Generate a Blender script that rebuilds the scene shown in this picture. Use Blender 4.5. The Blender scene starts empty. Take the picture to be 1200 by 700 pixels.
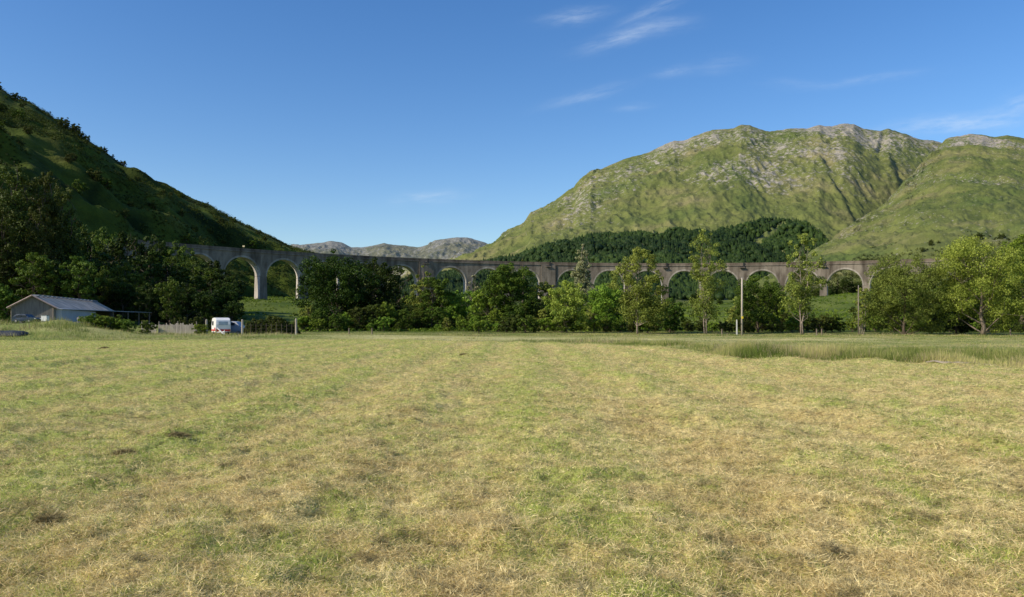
import bpy, math, random
import numpy as np
from mathutils import Vector
random.seed(7); RS = np.random.RandomState(11)
F, HZ, CZ = 933.33, 380.0, 1.7
SC = bpy.context.scene; COL = SC.collection
R = math.radians

# ------------------------------------------------------------------ noise
_T = RS.rand(512, 512)
def vnoise(x, y, s=0):
    x = np.asarray(x, float) + s * 17.37; y = np.asarray(y, float) + s * 31.71
    xi = np.floor(x).astype(int); yi = np.floor(y).astype(int)
    fx = x - xi; fy = y - yi
    fx = fx * fx * (3 - 2 * fx); fy = fy * fy * (3 - 2 * fy)
    a = _T[xi % 512, yi % 512]; b = _T[(xi + 1) % 512, yi % 512]
    c = _T[xi % 512, (yi + 1) % 512]; d = _T[(xi + 1) % 512, (yi + 1) % 512]
    return (a * (1 - fx) + b * fx) * (1 - fy) + (c * (1 - fx) + d * fx) * fy - .5
def fbm(x, y, o=4, s=0, g=.5):
    t = 0; a = 1.0
    x = np.asarray(x, float); y = np.asarray(y, float)
    for i in range(o):
        t = t + a * vnoise(x, y, s + i); a *= g
        x, y = (x * 1.62 + y * 1.19), (y * 1.62 - x * 1.19)
    return t                      # about -.8 .. .8
def ridged(x, y, o=4, s=0):
    t = 0; a = 1.0
    x = np.asarray(x, float); y = np.asarray(y, float)
    for i in range(o):
        t = t + a * (.5 - 2 * np.abs(vnoise(x, y, s + i))); a *= .5
        x, y = (x * 1.62 + y * 1.19), (y * 1.62 - x * 1.19)
    return t
def sst(a, b, x):
    t = np.clip((x - a) / (b - a), 0, 1); return t * t * (3 - 2 * t)
def interp(u, pts):
    p = np.array(pts, float); return np.interp(u, p[:, 0], p[:, 1])

# ------------------------------------------------------------------ helpers
def tag(o, label=None, cat=None, group=None, kind=None):
    if label: o['label'] = label
    if cat: o['category'] = cat
    if group: o['group'] = group
    if kind: o['kind'] = kind
    return o
def mesh_np(name, V, Fc, attrs=None, smooth=False):
    V = np.asarray(V, np.float32); Fc = np.asarray(Fc, np.int32)
    m = bpy.data.meshes.new(name)
    n, k = Fc.shape
    m.vertices.add(len(V)); m.vertices.foreach_set('co', V.ravel())
    m.loops.add(n * k); m.loops.foreach_set('vertex_index', Fc.ravel())
    m.polygons.add(n); m.polygons.foreach_set('loop_start', np.arange(0, n * k, k, dtype=np.int32))
    m.polygons.foreach_set('loop_total', np.full(n, k, np.int32))
    m.update(calc_edges=True)
    if smooth: m.polygons.foreach_set('use_smooth', np.ones(n, bool))
    for an, arr in (attrs or {}).items():
        arr = np.asarray(arr, np.float32)
        if arr.ndim == 1:
            m.attributes.new(an, 'FLOAT', 'POINT').data.foreach_set('value', arr)
        else:
            c = np.ones((len(arr), 4), np.float32); c[:, :3] = arr
            m.attributes.new(an, 'FLOAT_COLOR', 'POINT').data.foreach_set('color', c.ravel())
    return m
def link(name, me, mat=None, parent=None, loc=None):
    o = bpy.data.objects.new(name, me); COL.objects.link(o)
    if me is not None and mat:
        for q in (mat if isinstance(mat, (list, tuple)) else [mat]): me.materials.append(q)
    if parent: o.parent = parent
    if loc is not None: o.location = loc
    return o
def empty(name, loc=(0, 0, 0), rz=0):
    o = bpy.data.objects.new(name, None); COL.objects.link(o)
    o.location = loc; o.rotation_euler = (0, 0, rz); return o
def grid_faces(nr, nc):
    i = np.arange(nr - 1)[:, None]; j = np.arange(nc - 1)[None, :]
    a = i * nc + j
    return np.stack([a, a + 1, a + nc + 1, a + nc], -1).reshape(-1, 4)
class MB:                                     # mixed polygon collector
    def __init__(s): s.v = []; s.f = []; s.m = []
    def add(s, vs, fs, mi=0):
        b = len(s.v); s.v += [tuple(p) for p in vs]
        for f in fs: s.f.append([b + i for i in f]); s.m.append(mi)
    def box(s, c, d, rz=0, mi=0, top=1.0):
        cx, cy, cz = c; dx, dy, dz = d[0] / 2, d[1] / 2, d[2] / 2
        co, si = math.cos(rz), math.sin(rz); vs = []
        for z, k in ((-dz, 1), (dz, top)):
            for x, y in ((-dx, -dy), (dx, -dy), (dx, dy), (-dx, dy)):
                x *= k; y *= k
                vs.append((cx + x * co - y * si, cy + x * si + y * co, cz + z))
        s.add(vs, [(3, 2, 1, 0), (4, 5, 6, 7), (0, 1, 5, 4), (1, 2, 6, 5), (2, 3, 7, 6), (3, 0, 4, 7)], mi)
    def tube(s, pts, rad, n=6, mi=0, cap=True):
        P = [Vector(p) for p in pts]; b = len(s.v)
        for i, p in enumerate(P):
            t = (P[min(i + 1, len(P) - 1)] - P[max(i - 1, 0)]).normalized()
            a = t.cross(Vector((0, 1, 0)) if abs(t.y) < .9 else Vector((1, 0, 0))).normalized(); c = t.cross(a)
            for k in range(n):
                q = 2 * math.pi * k / n
                s.v.append(tuple(p + (a * math.cos(q) + c * math.sin(q)) * rad[i]))
        for i in range(len(P) - 1):
            for k in range(n):
                k2 = (k + 1) % n
                s.f.append([b + i * n + k, b + i * n + k2, b + (i + 1) * n + k2, b + (i + 1) * n + k]); s.m.append(mi)
        if cap:
            s.f.append([b + k for k in range(n)][::-1]); s.m.append(mi)
            s.f.append([b + (len(P) - 1) * n + k for k in range(n)]); s.m.append(mi)
    def mesh(s, name, smooth=False, bevel=0):
        m = bpy.data.meshes.new(name); m.from_pydata(s.v, [], s.f)
        m.polygons.foreach_set('material_index', s.m)
        if smooth: m.polygons.foreach_set('use_smooth', [True] * len(s.f))
        m.update(); return m
def at(px, Y): return (px - 600) / F * Y
def zof(py, Y): return CZ + (HZ - py) / F * Y

# ------------------------------------------------------------------ materials
def mat(name):
    m = bpy.data.materials.new(name); m.use_nodes = True
    nt = m.node_tree; return m, nt, nt.nodes['Principled BSDF']
def N(nt, t, **k):
    n = nt.nodes.new(t)
    for a, b in k.items():
        if a.startswith('i_'): n.inputs[int(a[2:])].default_value = b
        else: setattr(n, a, b)
    return n
def noise_node(nt, scale, detail=4, vec=None, rough=.55, stretch=None):
    n = N(nt, 'ShaderNodeTexNoise'); n.inputs['Scale'].default_value = scale
    n.inputs['Detail'].default_value = detail; n.inputs['Roughness'].default_value = rough
    if vec is None:
        vec = N(nt, 'ShaderNodeNewGeometry').outputs['Position']
    if stretch:
        mp = N(nt, 'ShaderNodeMapping'); mp.inputs['Scale'].default_value = stretch
        nt.links.new(vec, mp.inputs['Vector']); vec = mp.outputs['Vector']
    nt.links.new(vec, n.inputs['Vector']); return n.outputs['Fac']
def ramp(nt, fac, stops):
    r = N(nt, 'ShaderNodeValToRGB'); e = r.color_ramp.elements
    while len(e) < len(stops): e.new(.5)
    for i, (p, c) in enumerate(stops):
        e[i].position = p; e[i].color = (*c, 1) if len(c) == 3 else c
    nt.links.new(fac, r.inputs['Fac']); return r.outputs['Color']
def mix(nt, a, b, fac, mode='MIX'):
    m = N(nt, 'ShaderNodeMix', data_type='RGBA', blend_type=mode)
    for src, idx in ((fac, 0), (a, 6), (b, 7)):
        if hasattr(src, 'node'): nt.links.new(src, m.inputs[idx])
        else: m.inputs[idx].default_value = src if idx == 0 else (*src, 1)
    return m.outputs[2]
def math_n(nt, op, a, b=None, clamp=False):
    m = N(nt, 'ShaderNodeMath', operation=op, use_clamp=clamp)
    for i, s in enumerate((a, b)):
        if s is None: continue
        if hasattr(s, 'node'): nt.links.new(s, m.inputs[i])
        else: m.inputs[i].default_value = s
    return m.outputs[0]
def bump(nt, bs, h, strength=.5, dist=.1):
    b = N(nt, 'ShaderNodeBump'); b.inputs['Strength'].default_value = strength; b.inputs['Distance'].default_value = dist
    nt.links.new(h, b.inputs['Height']); nt.links.new(b.outputs['Normal'], bs.inputs['Normal'])
def attr(nt, name, out='Color'):
    return N(nt, 'ShaderNodeAttribute', attribute_name=name).outputs[out]

def simple(name, col, rough=.7, metal=0, var=.25, scale=2.0, stretch=None):
    m, nt, b = mat(name)
    f = noise_node(nt, scale, 5, vec=N(nt, 'ShaderNodeTexCoord').outputs['Object'], stretch=stretch)
    c = ramp(nt, f, [(.3, tuple(x * (1 - var) for x in col)), (.7, tuple(min(1, x * (1 + var)) for x in col))])
    nt.links.new(c, b.inputs['Base Color']); b.inputs['Roughness'].default_value = rough; b.inputs['Metallic'].default_value = metal
    return m
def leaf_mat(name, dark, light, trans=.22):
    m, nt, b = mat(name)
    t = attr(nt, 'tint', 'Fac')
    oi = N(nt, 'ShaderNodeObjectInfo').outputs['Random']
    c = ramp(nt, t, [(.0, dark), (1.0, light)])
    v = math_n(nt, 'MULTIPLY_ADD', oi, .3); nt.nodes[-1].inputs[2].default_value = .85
    hs = N(nt, 'ShaderNodeHueSaturation'); hs.inputs['Saturation'].default_value = 1.0
    nt.links.new(v, hs.inputs['Value']); nt.links.new(c, hs.inputs['Color'])
    h2 = math_n(nt, 'MULTIPLY_ADD', oi, .03); nt.nodes[-1].inputs[2].default_value = .485
    nt.links.new(h2, hs.inputs['Hue'])
    c = hs.outputs['Color']
    nt.links.new(c, b.inputs['Base Color']); b.inputs['Roughness'].default_value = .55
    b.inputs['Specular IOR Level'].default_value = .12
    tr = N(nt, 'ShaderNodeBsdfTranslucent')
    nt.links.new(mix(nt, c, (1.0, 1.0, .35), 1.0, 'MULTIPLY'), tr.inputs['Color'])
    ms = N(nt, 'ShaderNodeMixShader'); ms.inputs[0].default_value = trans
    nt.links.new(b.outputs[0], ms.inputs[1]); nt.links.new(tr.outputs[0], ms.inputs[2])
    nt.links.new(ms.outputs[0], nt.nodes['Material Output'].inputs['Surface'])
    return m
M = {}
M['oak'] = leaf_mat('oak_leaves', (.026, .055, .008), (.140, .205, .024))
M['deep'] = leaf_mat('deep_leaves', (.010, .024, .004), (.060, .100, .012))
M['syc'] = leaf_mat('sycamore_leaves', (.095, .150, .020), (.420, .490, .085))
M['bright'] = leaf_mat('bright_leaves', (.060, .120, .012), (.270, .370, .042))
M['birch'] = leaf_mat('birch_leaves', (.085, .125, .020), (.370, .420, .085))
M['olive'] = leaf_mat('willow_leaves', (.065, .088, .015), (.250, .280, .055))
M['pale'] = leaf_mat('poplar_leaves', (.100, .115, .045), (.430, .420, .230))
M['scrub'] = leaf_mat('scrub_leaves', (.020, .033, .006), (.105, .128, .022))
M['conifer'] = leaf_mat('conifer_needles', (.011, .027, .008), (.042, .078, .016), .08)
M['bark'] = simple('bark', (.10, .075, .055), .9, 0, .5, 3, (1, 1, .3))
M['birchbark'] = simple('birch_bark', (.26, .21, .17), .85, 0, .65, 3, (1, 1, 2.6))
M['greybark'] = simple('grey_bark', (.21, .165, .125), .9, 0, .5, 3, (1, 1, .5))
M['wood'] = simple('weathered_wood', (.20, .17, .135), .9, 0, .4, 3, (3, 3, .4))
M['palewood'] = simple('pale_pole_wood', (.40, .35, .29), .85, 0, .25, 2, (3, 3, .3))
M['white'] = simple('white_paint', (.78, .78, .76), .4, 0, .06, 2)
M['goalwhite'] = simple('goal_paint', (.55, .54, .52), .6, 0, .25, 3)
M['greymetal'] = simple('grey_metal_sheet', (.30, .31, .32), .5, .3, .25, 1.5)
M['red'] = simple('red_paint', (.55, .03, .025), .4, 0, .1)
M['black'] = simple('rubber', (.02, .02, .02), .8, 0, .2)
M['yellow'] = simple('yellow_plate', (.75, .55, .03), .5, 0, .1)
M['carblue'] = simple('dark_blue_paint', (.02, .035, .06), .25, 0, .1)
M['silver'] = simple('silver_blue_paint', (.38, .40, .44), .35, .2, .1)
M['tarp'] = simple('dark_tarpaulin', (.016, .022, .032), .75, 0, .3, 1)
def glass():
    m, nt, b = mat('dark_glass'); b.inputs['Base Color'].default_value = (.03, .04, .05, 1)
    b.inputs['Roughness'].default_value = .08; return m
M['glass'] = glass()

def concrete(name, c0, c1, stain=True):
    m, nt, b = mat(name)
    a = noise_node(nt, .25, 6, stretch=(1, 1, .35)); s = noise_node(nt, .9, 5, stretch=(.6, .6, .14))
    col = ramp(nt, a, [(.3, c0), (.62, c1)])
    st = ramp(nt, s, [(.36, (.62, .60, .58)), (.52, (1, 1, 1)), (.70, (1.0, 1.0, 1.0)), (.77, (1.7, 1.65, 1.55))])
    col = mix(nt, col, st, 1.0, 'MULTIPLY')
    # board-marked lift lines
    geo = N(nt, 'ShaderNodeNewGeometry'); sx = N(nt, 'ShaderNodeSeparateXYZ'); nt.links.new(geo.outputs['Position'], sx.inputs[0])
    w = math_n(nt, 'FRACT', math_n(nt, 'MULTIPLY', sx.outputs[2], .82))
    l = ramp(nt, w, [(.0, (.6, .6, .6)), (.07, (1, 1, 1))])
    col = mix(nt, col, l, .6, 'MULTIPLY')
    nt.links.new(col, b.inputs['Base Color']); b.inputs['Roughness'].default_value = .95
    b.inputs['Specular IOR Level'].default_value = .2
    bump(nt, b, noise_node(nt, 1.5, 6), .5, .15); return m
M['conc'] = concrete('weathered_concrete', (.100, .084, .066), (.245, .210, .168))
M['concsunlit'] = concrete('sunlit_concrete', (.40, .365, .33), (.60, .56, .52))  # paler copy of the concrete, sunlight on soffits and pier sides put into its colour
M['concring'] = concrete('arch_ring_concrete', (.20, .18, .15), (.38, .34, .29))
M['concdark'] = concrete('parapet_concrete', (.080, .062, .047), (.20, .162, .125))

def hill_mat(name, g0, g1, rockc, fine=.06, rock_lo=.50, haze=None, bumpd=3., tan=(.16, .14, .06), rscale=1.0):
    m, nt, b = mat(name)
    n1 = noise_node(nt, fine * .18, 6, rough=.6); n2 = noise_node(nt, fine, 8, rough=.65); n3 = noise_node(nt, fine * 4, 5, rough=.7)
    g = ramp(nt, n1, [(.32, g0), (.52, g1), (.72, tan)])
    g = mix(nt, g, ramp(nt, n2, [(.3, (.55, .58, .5)), (.7, (1.3, 1.28, 1.15))]), .8, 'MULTIPLY')
    rk = attr(nt, 'rock', 'Fac')
    rn = noise_node(nt, fine * 1.1 * rscale, 7, rough=.7, stretch=(1, 1, 1.6))
    fac = math_n(nt, 'ADD', math_n(nt, 'MULTIPLY', rk, .38), rn)
    msk = ramp(nt, fac, [(rock_lo + .13, (0, 0, 0)), (rock_lo + .20, (1, 1, 1))])
    sc2 = noise_node(nt, fine * 3.4, 5, rough=.7, stretch=(1, 1, 1.8)); f2 = math_n(nt, 'ADD', math_n(nt, 'MULTIPLY', rk, .25), sc2)
    msk = mix(nt, msk, (1, 1, 1), ramp(nt, f2, [(rock_lo + .105, (0, 0, 0)), (rock_lo + .15, (1, 1, 1))]))
    rc = ramp(nt, n3, [(.3, tuple(x * .45 for x in rockc)), (.7, tuple(x * 1.15 for x in rockc))])
    col = mix(nt, g, rc, msk)
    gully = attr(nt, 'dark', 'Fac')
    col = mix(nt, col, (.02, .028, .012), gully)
    nt.links.new(col, b.inputs['Base Color']); b.inputs['Roughness'].default_value = .95
    b.inputs['Specular IOR Level'].default_value = .1
    h = math_n(nt, 'ADD', n2, math_n(nt, 'MULTIPLY', n3, .35)); bump(nt, b, h, .9, bumpd)
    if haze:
        b.inputs['Emission Color'].default_value = (*haze[0], 1); b.inputs['Emission Strength'].default_value = haze[1]  # aerial haze painted as a faint bluish glow of the slope itself
    return m
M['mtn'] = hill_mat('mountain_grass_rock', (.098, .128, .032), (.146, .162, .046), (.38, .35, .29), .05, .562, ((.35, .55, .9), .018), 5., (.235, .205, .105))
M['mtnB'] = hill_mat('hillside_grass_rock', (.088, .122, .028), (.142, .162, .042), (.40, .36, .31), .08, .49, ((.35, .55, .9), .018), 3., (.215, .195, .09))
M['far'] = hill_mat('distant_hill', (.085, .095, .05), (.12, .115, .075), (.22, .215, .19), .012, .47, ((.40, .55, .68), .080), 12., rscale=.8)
M['lhill'] = hill_mat('left_hill_bracken', (.014, .025, .005), (.078, .106, .015), (.10, .09, .06), .12, .66, None, 2.0, (.105, .108, .026))

def ground_mat():
    m, nt, b = mat('meadow_ground')
    c = attr(nt, 'col')
    n1 = noise_node(nt, 9., 6, rough=.75); n2 = noise_node(nt, 1.3, 5)
    c = mix(nt, c, ramp(nt, n1, [(.36, (.22, .20, .16)), (.56, (1.15, 1.15, 1.1)), (.75, (1.45, 1.4, 1.3))]), .85, 'MULTIPLY')
    c = mix(nt, c, ramp(nt, n2, [(.3, (.8, .8, .8)), (.7, (1.2, 1.2, 1.2))]), .7, 'MULTIPLY')
    nt.links.new(c, b.inputs['Base Color']); b.inputs['Roughness'].default_value = .95
    b.inputs['Specular IOR Level'].default_value = .1
    bump(nt, b, math_n(nt, 'ADD', n1, n2), .9, .07); return m
M['ground'] = ground_mat()
def blade_mat():
    m, nt, b = mat('cut_grass')
    c = attr(nt, 'col'); nt.links.new(c, b.inputs['Base Color'])
    b.inputs['Roughness'].default_value = .7; b.inputs['Specular IOR Level'].default_value = .15
    tr = N(nt, 'ShaderNodeBsdfTranslucent'); nt.links.new(c, tr.inputs['Color'])
    ms = N(nt, 'ShaderNodeMixShader'); ms.inputs[0].default_value = .3
    nt.links.new(b.outputs[0], ms.inputs[1]); nt.links.new(tr.outputs[0], ms.inputs[2])
    nt.links.new(ms.outputs[0], nt.nodes['Material Output'].inputs['Surface']); return m
M['blade'] = blade_mat()

# ------------------------------------------------------------------ ground height and colour
def edge_near(x, Y):
    """far edge of the mown meadow, as depth, for a direction u"""
    u = x / np.maximum(Y, 1) * F + 600
    return interp(u, [(-400, 62), (0, 84), (120, 80), (300, 84), (480, 86), (560, 78), (700, 64), (800, 53), (845, 40), (1000, 36), (1100, 33.5), (1200, 30.5), (1500, 25)])
def gz(x, Y):
    x = np.asarray(x, float); Y = np.asarray(Y, float)
    u = x / np.maximum(Y, 1) * F + 600
    z = .012 * np.clip(Y - 125, 0, 75)
    tgt = interp(u, [(-300, 13), (150, 14), (304, 12.5), (400, 10.5), (550, 8), (780, 8), (860, 10), (960, 13), (1100, 17), (1400, 20)])
    z = z + tgt * sst(195, 370, Y) + np.clip(Y - 380, 0, 900) * .035 * sst(380, 480, Y)
    far = sst(125, 260, Y)
    z = z + far * (1.6 * fbm(x / 22, Y / 22, 4, 3)) + sst(300, 400, Y) * 2.5 * fbm(x / 45, Y / 45, 3, 9)
    # rough bank in front of the shed (left)
    z = z + interp(u, [(-100, 1.9), (60, 1.9), (110, 1.35), (165, .45), (330, .1), (345, 0)]) * np.exp(-((Y - 104) / 9.) ** 2) * (1 + .6 * fbm(x / 6, Y / 6, 3, 5)) + .9 * sst(112, 135, Y) * sst(330, 200, u)
    z = z + .35 * np.exp(-((Y - 100) / 6.) ** 2) * sst(700, 400, u) * sst(250, 330, u)
    # micro relief of the cut hay
    near = 1 - sst(60, 110, Y)
    lump = np.clip(fbm(x * 1.1, Y * .8, 4, 21) - .1, 0, 1)
    z = z + near * (.085 * fbm(x * 3.2, Y * 2.6, 3, 31) + .17 * lump) + .12 * fbm(x / 14, Y / 14, 3, 41)
    z = z + .07 * near * np.sin((x + .5 * fbm(x / 6, Y / 11, 2, 50)) * 2.1) * (.7 + fbm(x / 4, Y / 5, 2, 78))
    return z
gzf = lambda x, Y: float(gz(np.array([x]), np.array([Y]))[0])
def greenness(x, Y):
    w = x + .5 * fbm(x / 6, Y / 11, 2, 50)
    g = .60 * fbm(w * 1.1, Y * .05, 4, 51) + .20 * fbm(x * .12, Y * .08, 3, 57) + .11 * np.sin(w * 2.1) + .85 * fbm(x * 2.6, Y * 2.0, 4, 61)
    u = x / np.maximum(Y, 1) * F + 600
    bias = interp(u, [(-200, .10), (200, .12), (480, .02), (700, .0), (950, -.05), (1300, -.02)])
    bias = bias + .10 * sst(14, 40, Y) * sst(1100, 700, u)
    return np.clip(.47 + 1.1 * (g + bias), 0, 1)
STRAW = np.array([.70, .565, .26]); BROWN = np.array([.50, .37, .155]); GREEN = np.array([.36, .43, .095]); PALE = np.array([.92, .79, .42])
def lerp(a, b, t): return a * (1 - t[:, None]) + b * t[:, None]
def gcol(x, Y):
    g = greenness(x, Y)
    n = np.clip(.55 + fbm(x * 2.6, Y * 2.0, 3, 71), 0, 1)
    c = lerp(lerp(BROWN, STRAW, .35 + .65 * n), GREEN[None, :] * np.ones((len(x), 1)), .15 + .72 * g)
    u = x / np.maximum(Y, 1) * F + 600
    e = edge_near(x, Y) + 1.5 * fbm(x / 5, Y / 5, 3, 8)
    rough = sst(-1.5, 1.5, Y - e)
    r1 = np.clip(.5 + fbm(x / 7, Y / 5, 4, 81), 0, 1)
    rc = lerp(np.array([.20, .26, .060]), np.array([.42, .40, .17]), r1)
    pale = np.exp(-((Y - interp(u, [(300, 96), (600, 92), (900, 88), (1200, 80)])) / 9.) ** 2) * sst(330, 480, u) * sst(1110, 980, u)
    rc = lerp(rc, np.array([.62, .57, .27]), np.clip(pale * .85, 0, 1))
    c = lerp(c, rc, rough)
    brk = np.clip(.5 + 1.2 * fbm(x / 18, Y / 18, 4, 91), 0, 1)
    fc = lerp(np.array([.060, .100, .016]), np.array([.150, .190, .040]), brk)
    c = lerp(c, fc, sst(118, 150, Y))
    # trodden track at the right
    return c

def build_ground():
    fr = np.radians(np.linspace(-42, 42, 760)); bk = np.radians(np.linspace(42, 318, 70))[1:]
    th = np.concatenate([fr, bk])
    r = np.concatenate([[.3], np.geomspace(2.5, 420, 430), np.geomspace(440, 9000, 40)])
    TH, RR = np.meshgrid(th, r); X = (RR * np.sin(TH)).ravel(); Y = (RR * np.cos(TH)).ravel()
    Z = gz(X, Y)
    Z = np.where(Y < 1, Z * 0, Z); c = gcol(X, np.maximum(Y, 1.))
    m = mesh_np('ground', np.stack([X, Y, Z], 1), grid_faces(len(r), len(th))[:, ::-1], {'col': c}, True)
    tag(link('ground', m, M['ground']), kind='structure')
build_ground()

def blades(name, x, y, z, length, width, pitch, yaw, col, bend=0.0):
    n = len(x)
    d = np.stack([np.cos(yaw) * np.cos(pitch), np.sin(yaw) * np.cos(pitch), np.sin(pitch)], 1)
    roll = RS.rand(n) * 6.28
    side = np.stack([-np.sin(yaw), np.cos(yaw), np.zeros(n)], 1)
    up = np.cross(d, side); s = side * np.cos(roll)[:, None] * .9 + up * np.sin(roll)[:, None] * .9
    p = np.stack([x, y, z], 1)
    V = np.empty((n, 3, 3), np.float32)
    V[:, 0] = p - s * (width / 2)[:, None]; V[:, 1] = p + s * (width / 2)[:, None]
    V[:, 2] = p + d * length[:, None]
    C = np.repeat(col[:, None, :], 3, 1).copy(); C[:, 2] *= 1.12
    return mesh_np(name, V.reshape(-1, 3), np.arange(3 * n).reshape(n, 3), {'col': C.reshape(-1, 3)})

def build_hay(n=1200000):
    a = np.radians(RS.uniform(-37, 37, n)); r = np.exp(RS.uniform(math.log(4.0), math.log(100), n))
    x = r * np.sin(a); y = r * np.cos(a)
    k = y < edge_near(x, y) + 1.0
    x, y, r = x[k], y[k], r[k]; n = len(x)
    g = greenness(x, y)
    isg = RS.rand(n) < (.10 + .75 * g) * .75
    z = gz(x, y)
    s = 1 + r / 22.
    L = np.where(isg, RS.uniform(.02, .055, n), RS.uniform(.02, .068, n) * np.where(RS.rand(n) < .06, 1.8, 1)) * (1 + r / 45)
    W = np.where(isg, RS.uniform(.0025, .0055, n), RS.uniform(.002, .0048, n)) * s
    pitch = np.where(isg, RS.uniform(.5, 1.4, n), RS.normal(.25, .42, n))
    z = z + np.where(isg, -.005, np.abs(RS.normal(.0, .018, n)) + .003)
    yaw = RS.rand(n) * 6.28
    n1 = np.clip(.5 + 1.1 * fbm(x * 2.6, y * 2.0, 3, 71), 0, 1); t = np.clip(.3 + .5 * n1 + RS.normal(0, .28, n), 0, 1)
    cs = lerp(BROWN * .8, PALE * .95, t); cg = lerp(GREEN * .6, np.array([.55, .62, .14]), RS.rand(n))
    col = np.where(isg[:, None], cg, cs) * RS.uniform(.7, 1.3, n)[:, None]
    # raised tufts and little windrows of raked clippings
    nt_ = 15000; a = np.radians(RS.uniform(-37, 37, nt_)); q = np.exp(RS.uniform(math.log(4.0), math.log(60), nt_))
    tx = q * np.sin(a); ty = q * np.cos(a); w = tx + .5 * fbm(tx / 6, ty / 11, 2, 50)
    keep = (fbm(w * 1.1, ty * .16, 3, 131) + .5 * fbm(tx * .8, ty * .6, 3, 137) > .02) & (ty < edge_near(tx, ty))
    tx, ty, q = tx[keep], ty[keep], q[keep]; k = 26; m_ = len(tx) * k
    rad = np.repeat(RS.uniform(.035, .12, len(tx)) * (1 + q / 30), k); hh = np.repeat(RS.uniform(.02, .075, len(tx)), k)
    ox = RS.normal(0, 1, m_) * rad; oy = RS.normal(0, .7, m_) * rad; x2 = np.repeat(tx, k) + ox; y2 = np.repeat(ty, k) + oy
    z2 = gz(x2, y2) + hh * np.exp(-(ox ** 2 + oy ** 2) / rad ** 2) * RS.uniform(.2, 1, m_)
    c2 = lerp(BROWN * .85, PALE, np.clip(np.repeat(RS.uniform(.1, .7, len(tx)), k) + RS.normal(0, .2, m_), 0, 1)) * RS.uniform(.75, 1.2, m_)[:, None]
    r2 = np.repeat(q, k)
    x = np.concatenate([x, x2]); y = np.concatenate([y, y2]); z = np.concatenate([z, z2]); L = np.concatenate([L, RS.uniform(.03, .10, m_) * (1 + r2 / 50)])
    W = np.concatenate([W, RS.uniform(.003, .006, m_) * (1 + r2 / 22)]); pitch = np.concatenate([pitch, RS.normal(.2, .4, m_)]); yaw = np.concatenate([yaw, RS.rand(m_) * 6.28]); col = np.concatenate([col, c2])
    gap = np.clip(1.14 + 1.1 * fbm(x * 8, y * 8, 3, 141), .0, 1.12); gap = np.where(gap < .85, .85 - (.85 - gap) * 1.8, gap); col = col * np.clip(gap, .38, 1.12)[:, None]
    m = blades('cut_hay', x, y, z, L, W, pitch, yaw, col)
    tag(link('cut_hay', m, M['blade']), 'mown hay stubble and dry cut grass lying over the meadow', 'grass', kind='stuff')
build_hay()

def build_rough(n=520000):
    # tall rushes and rough grass along the far side of the meadow
    a = np.radians(RS.uniform(-37, 37, n)); r = np.where(RS.rand(n) < .55, np.sqrt(RS.uniform(26 ** 2, 150 ** 2, n)), np.exp(RS.uniform(math.log(29), math.log(75), n)))
    a = np.where(r < 52, np.radians(RS.uniform(10, 36, n)), a)
    x = r * np.sin(a); y = r * np.cos(a); u = x / y * F + 600
    e = edge_near(x, y) + 1.5 * fbm(x / 5, y / 5, 3, 8)
    clump = .5 + 1.1 * fbm(x / 2.2, y / 2.2, 3, 101)
    dens = np.clip(.25 + clump, 0, 1)
    rush = np.exp(-((y - (e + 5 + 2 * fbm(x / 5, y / 5, 2, 121))) / 7.) ** 2) * sst(825, 875, u)      # tall rushes on the right
    rush2 = np.exp(-((y - (e + 9)) / 5.) ** 2) * sst(470, 560, u) * sst(900, 800, u) * .55
    bank = np.exp(-((y - 102) / 13.) ** 2) * sst(380, 320, u)
    back = np.exp(-((y - 119) / 6.) ** 2) * .45
    h = .10 + .46 * rush + .7 * rush2 + .9 * bank * interp(u, [(60, 1), (120, .7), (165, .32), (400, .3)]) + .50 * back
    bare = np.exp(-((y - interp(u, [(300, 96), (600, 92), (900, 88), (1200, 80)])) / 8.) ** 2) * sst(330, 480, u) * sst(1100, 980, u)
    h = h * (1 - .6 * bare * (1 - rush))
    k = (y > e - .3) & (RS.rand(n) < dens)
    x, y, u, h, r, cl = x[k], y[k], u[k], h[k], r[k], clump[k]; n = len(x)
    L = h * RS.uniform(.25, 1.0, n) ** 1.2 * np.clip(.10 + 1.4 * cl + 1.4 * fbm(x / 5, y / 3, 3, 105), .2, 1.6) + .05
    W = RS.uniform(.008, .02, n) * (1 + r / 60)
    z = gz(x, y) - .01
    pitch = np.clip(RS.normal(1.25, .22, n), .4, 1.57); yaw = RS.rand(n) * 6.28
    t = np.clip(.30 + 1.7 * fbm(x / 3.2, y / 3, 3, 111) + .6 * fbm(x / 11, y / 8, 2, 118) + RS.normal(0, .18, n), 0, 1)
    col = lerp(np.array([.13, .18, .032]), np.array([.50, .47, .17]), t)
    seed = RS.rand(n) < np.clip(.18 + .8 * fbm(x / 5, y / 4, 3, 119), .03, .65)
    col[seed] = np.array([.50, .40, .23]) * RS.uniform(.7, 1.1, seed.sum())[:, None]
    m = blades('rough_grass', x, y, z, L, W, pitch, yaw, col)
    tag(link('rough_grass', m, M['blade']), 'tall rough grass and rushes along the far edge of the meadow', 'grass', kind='stuff')
build_rough()

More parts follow.
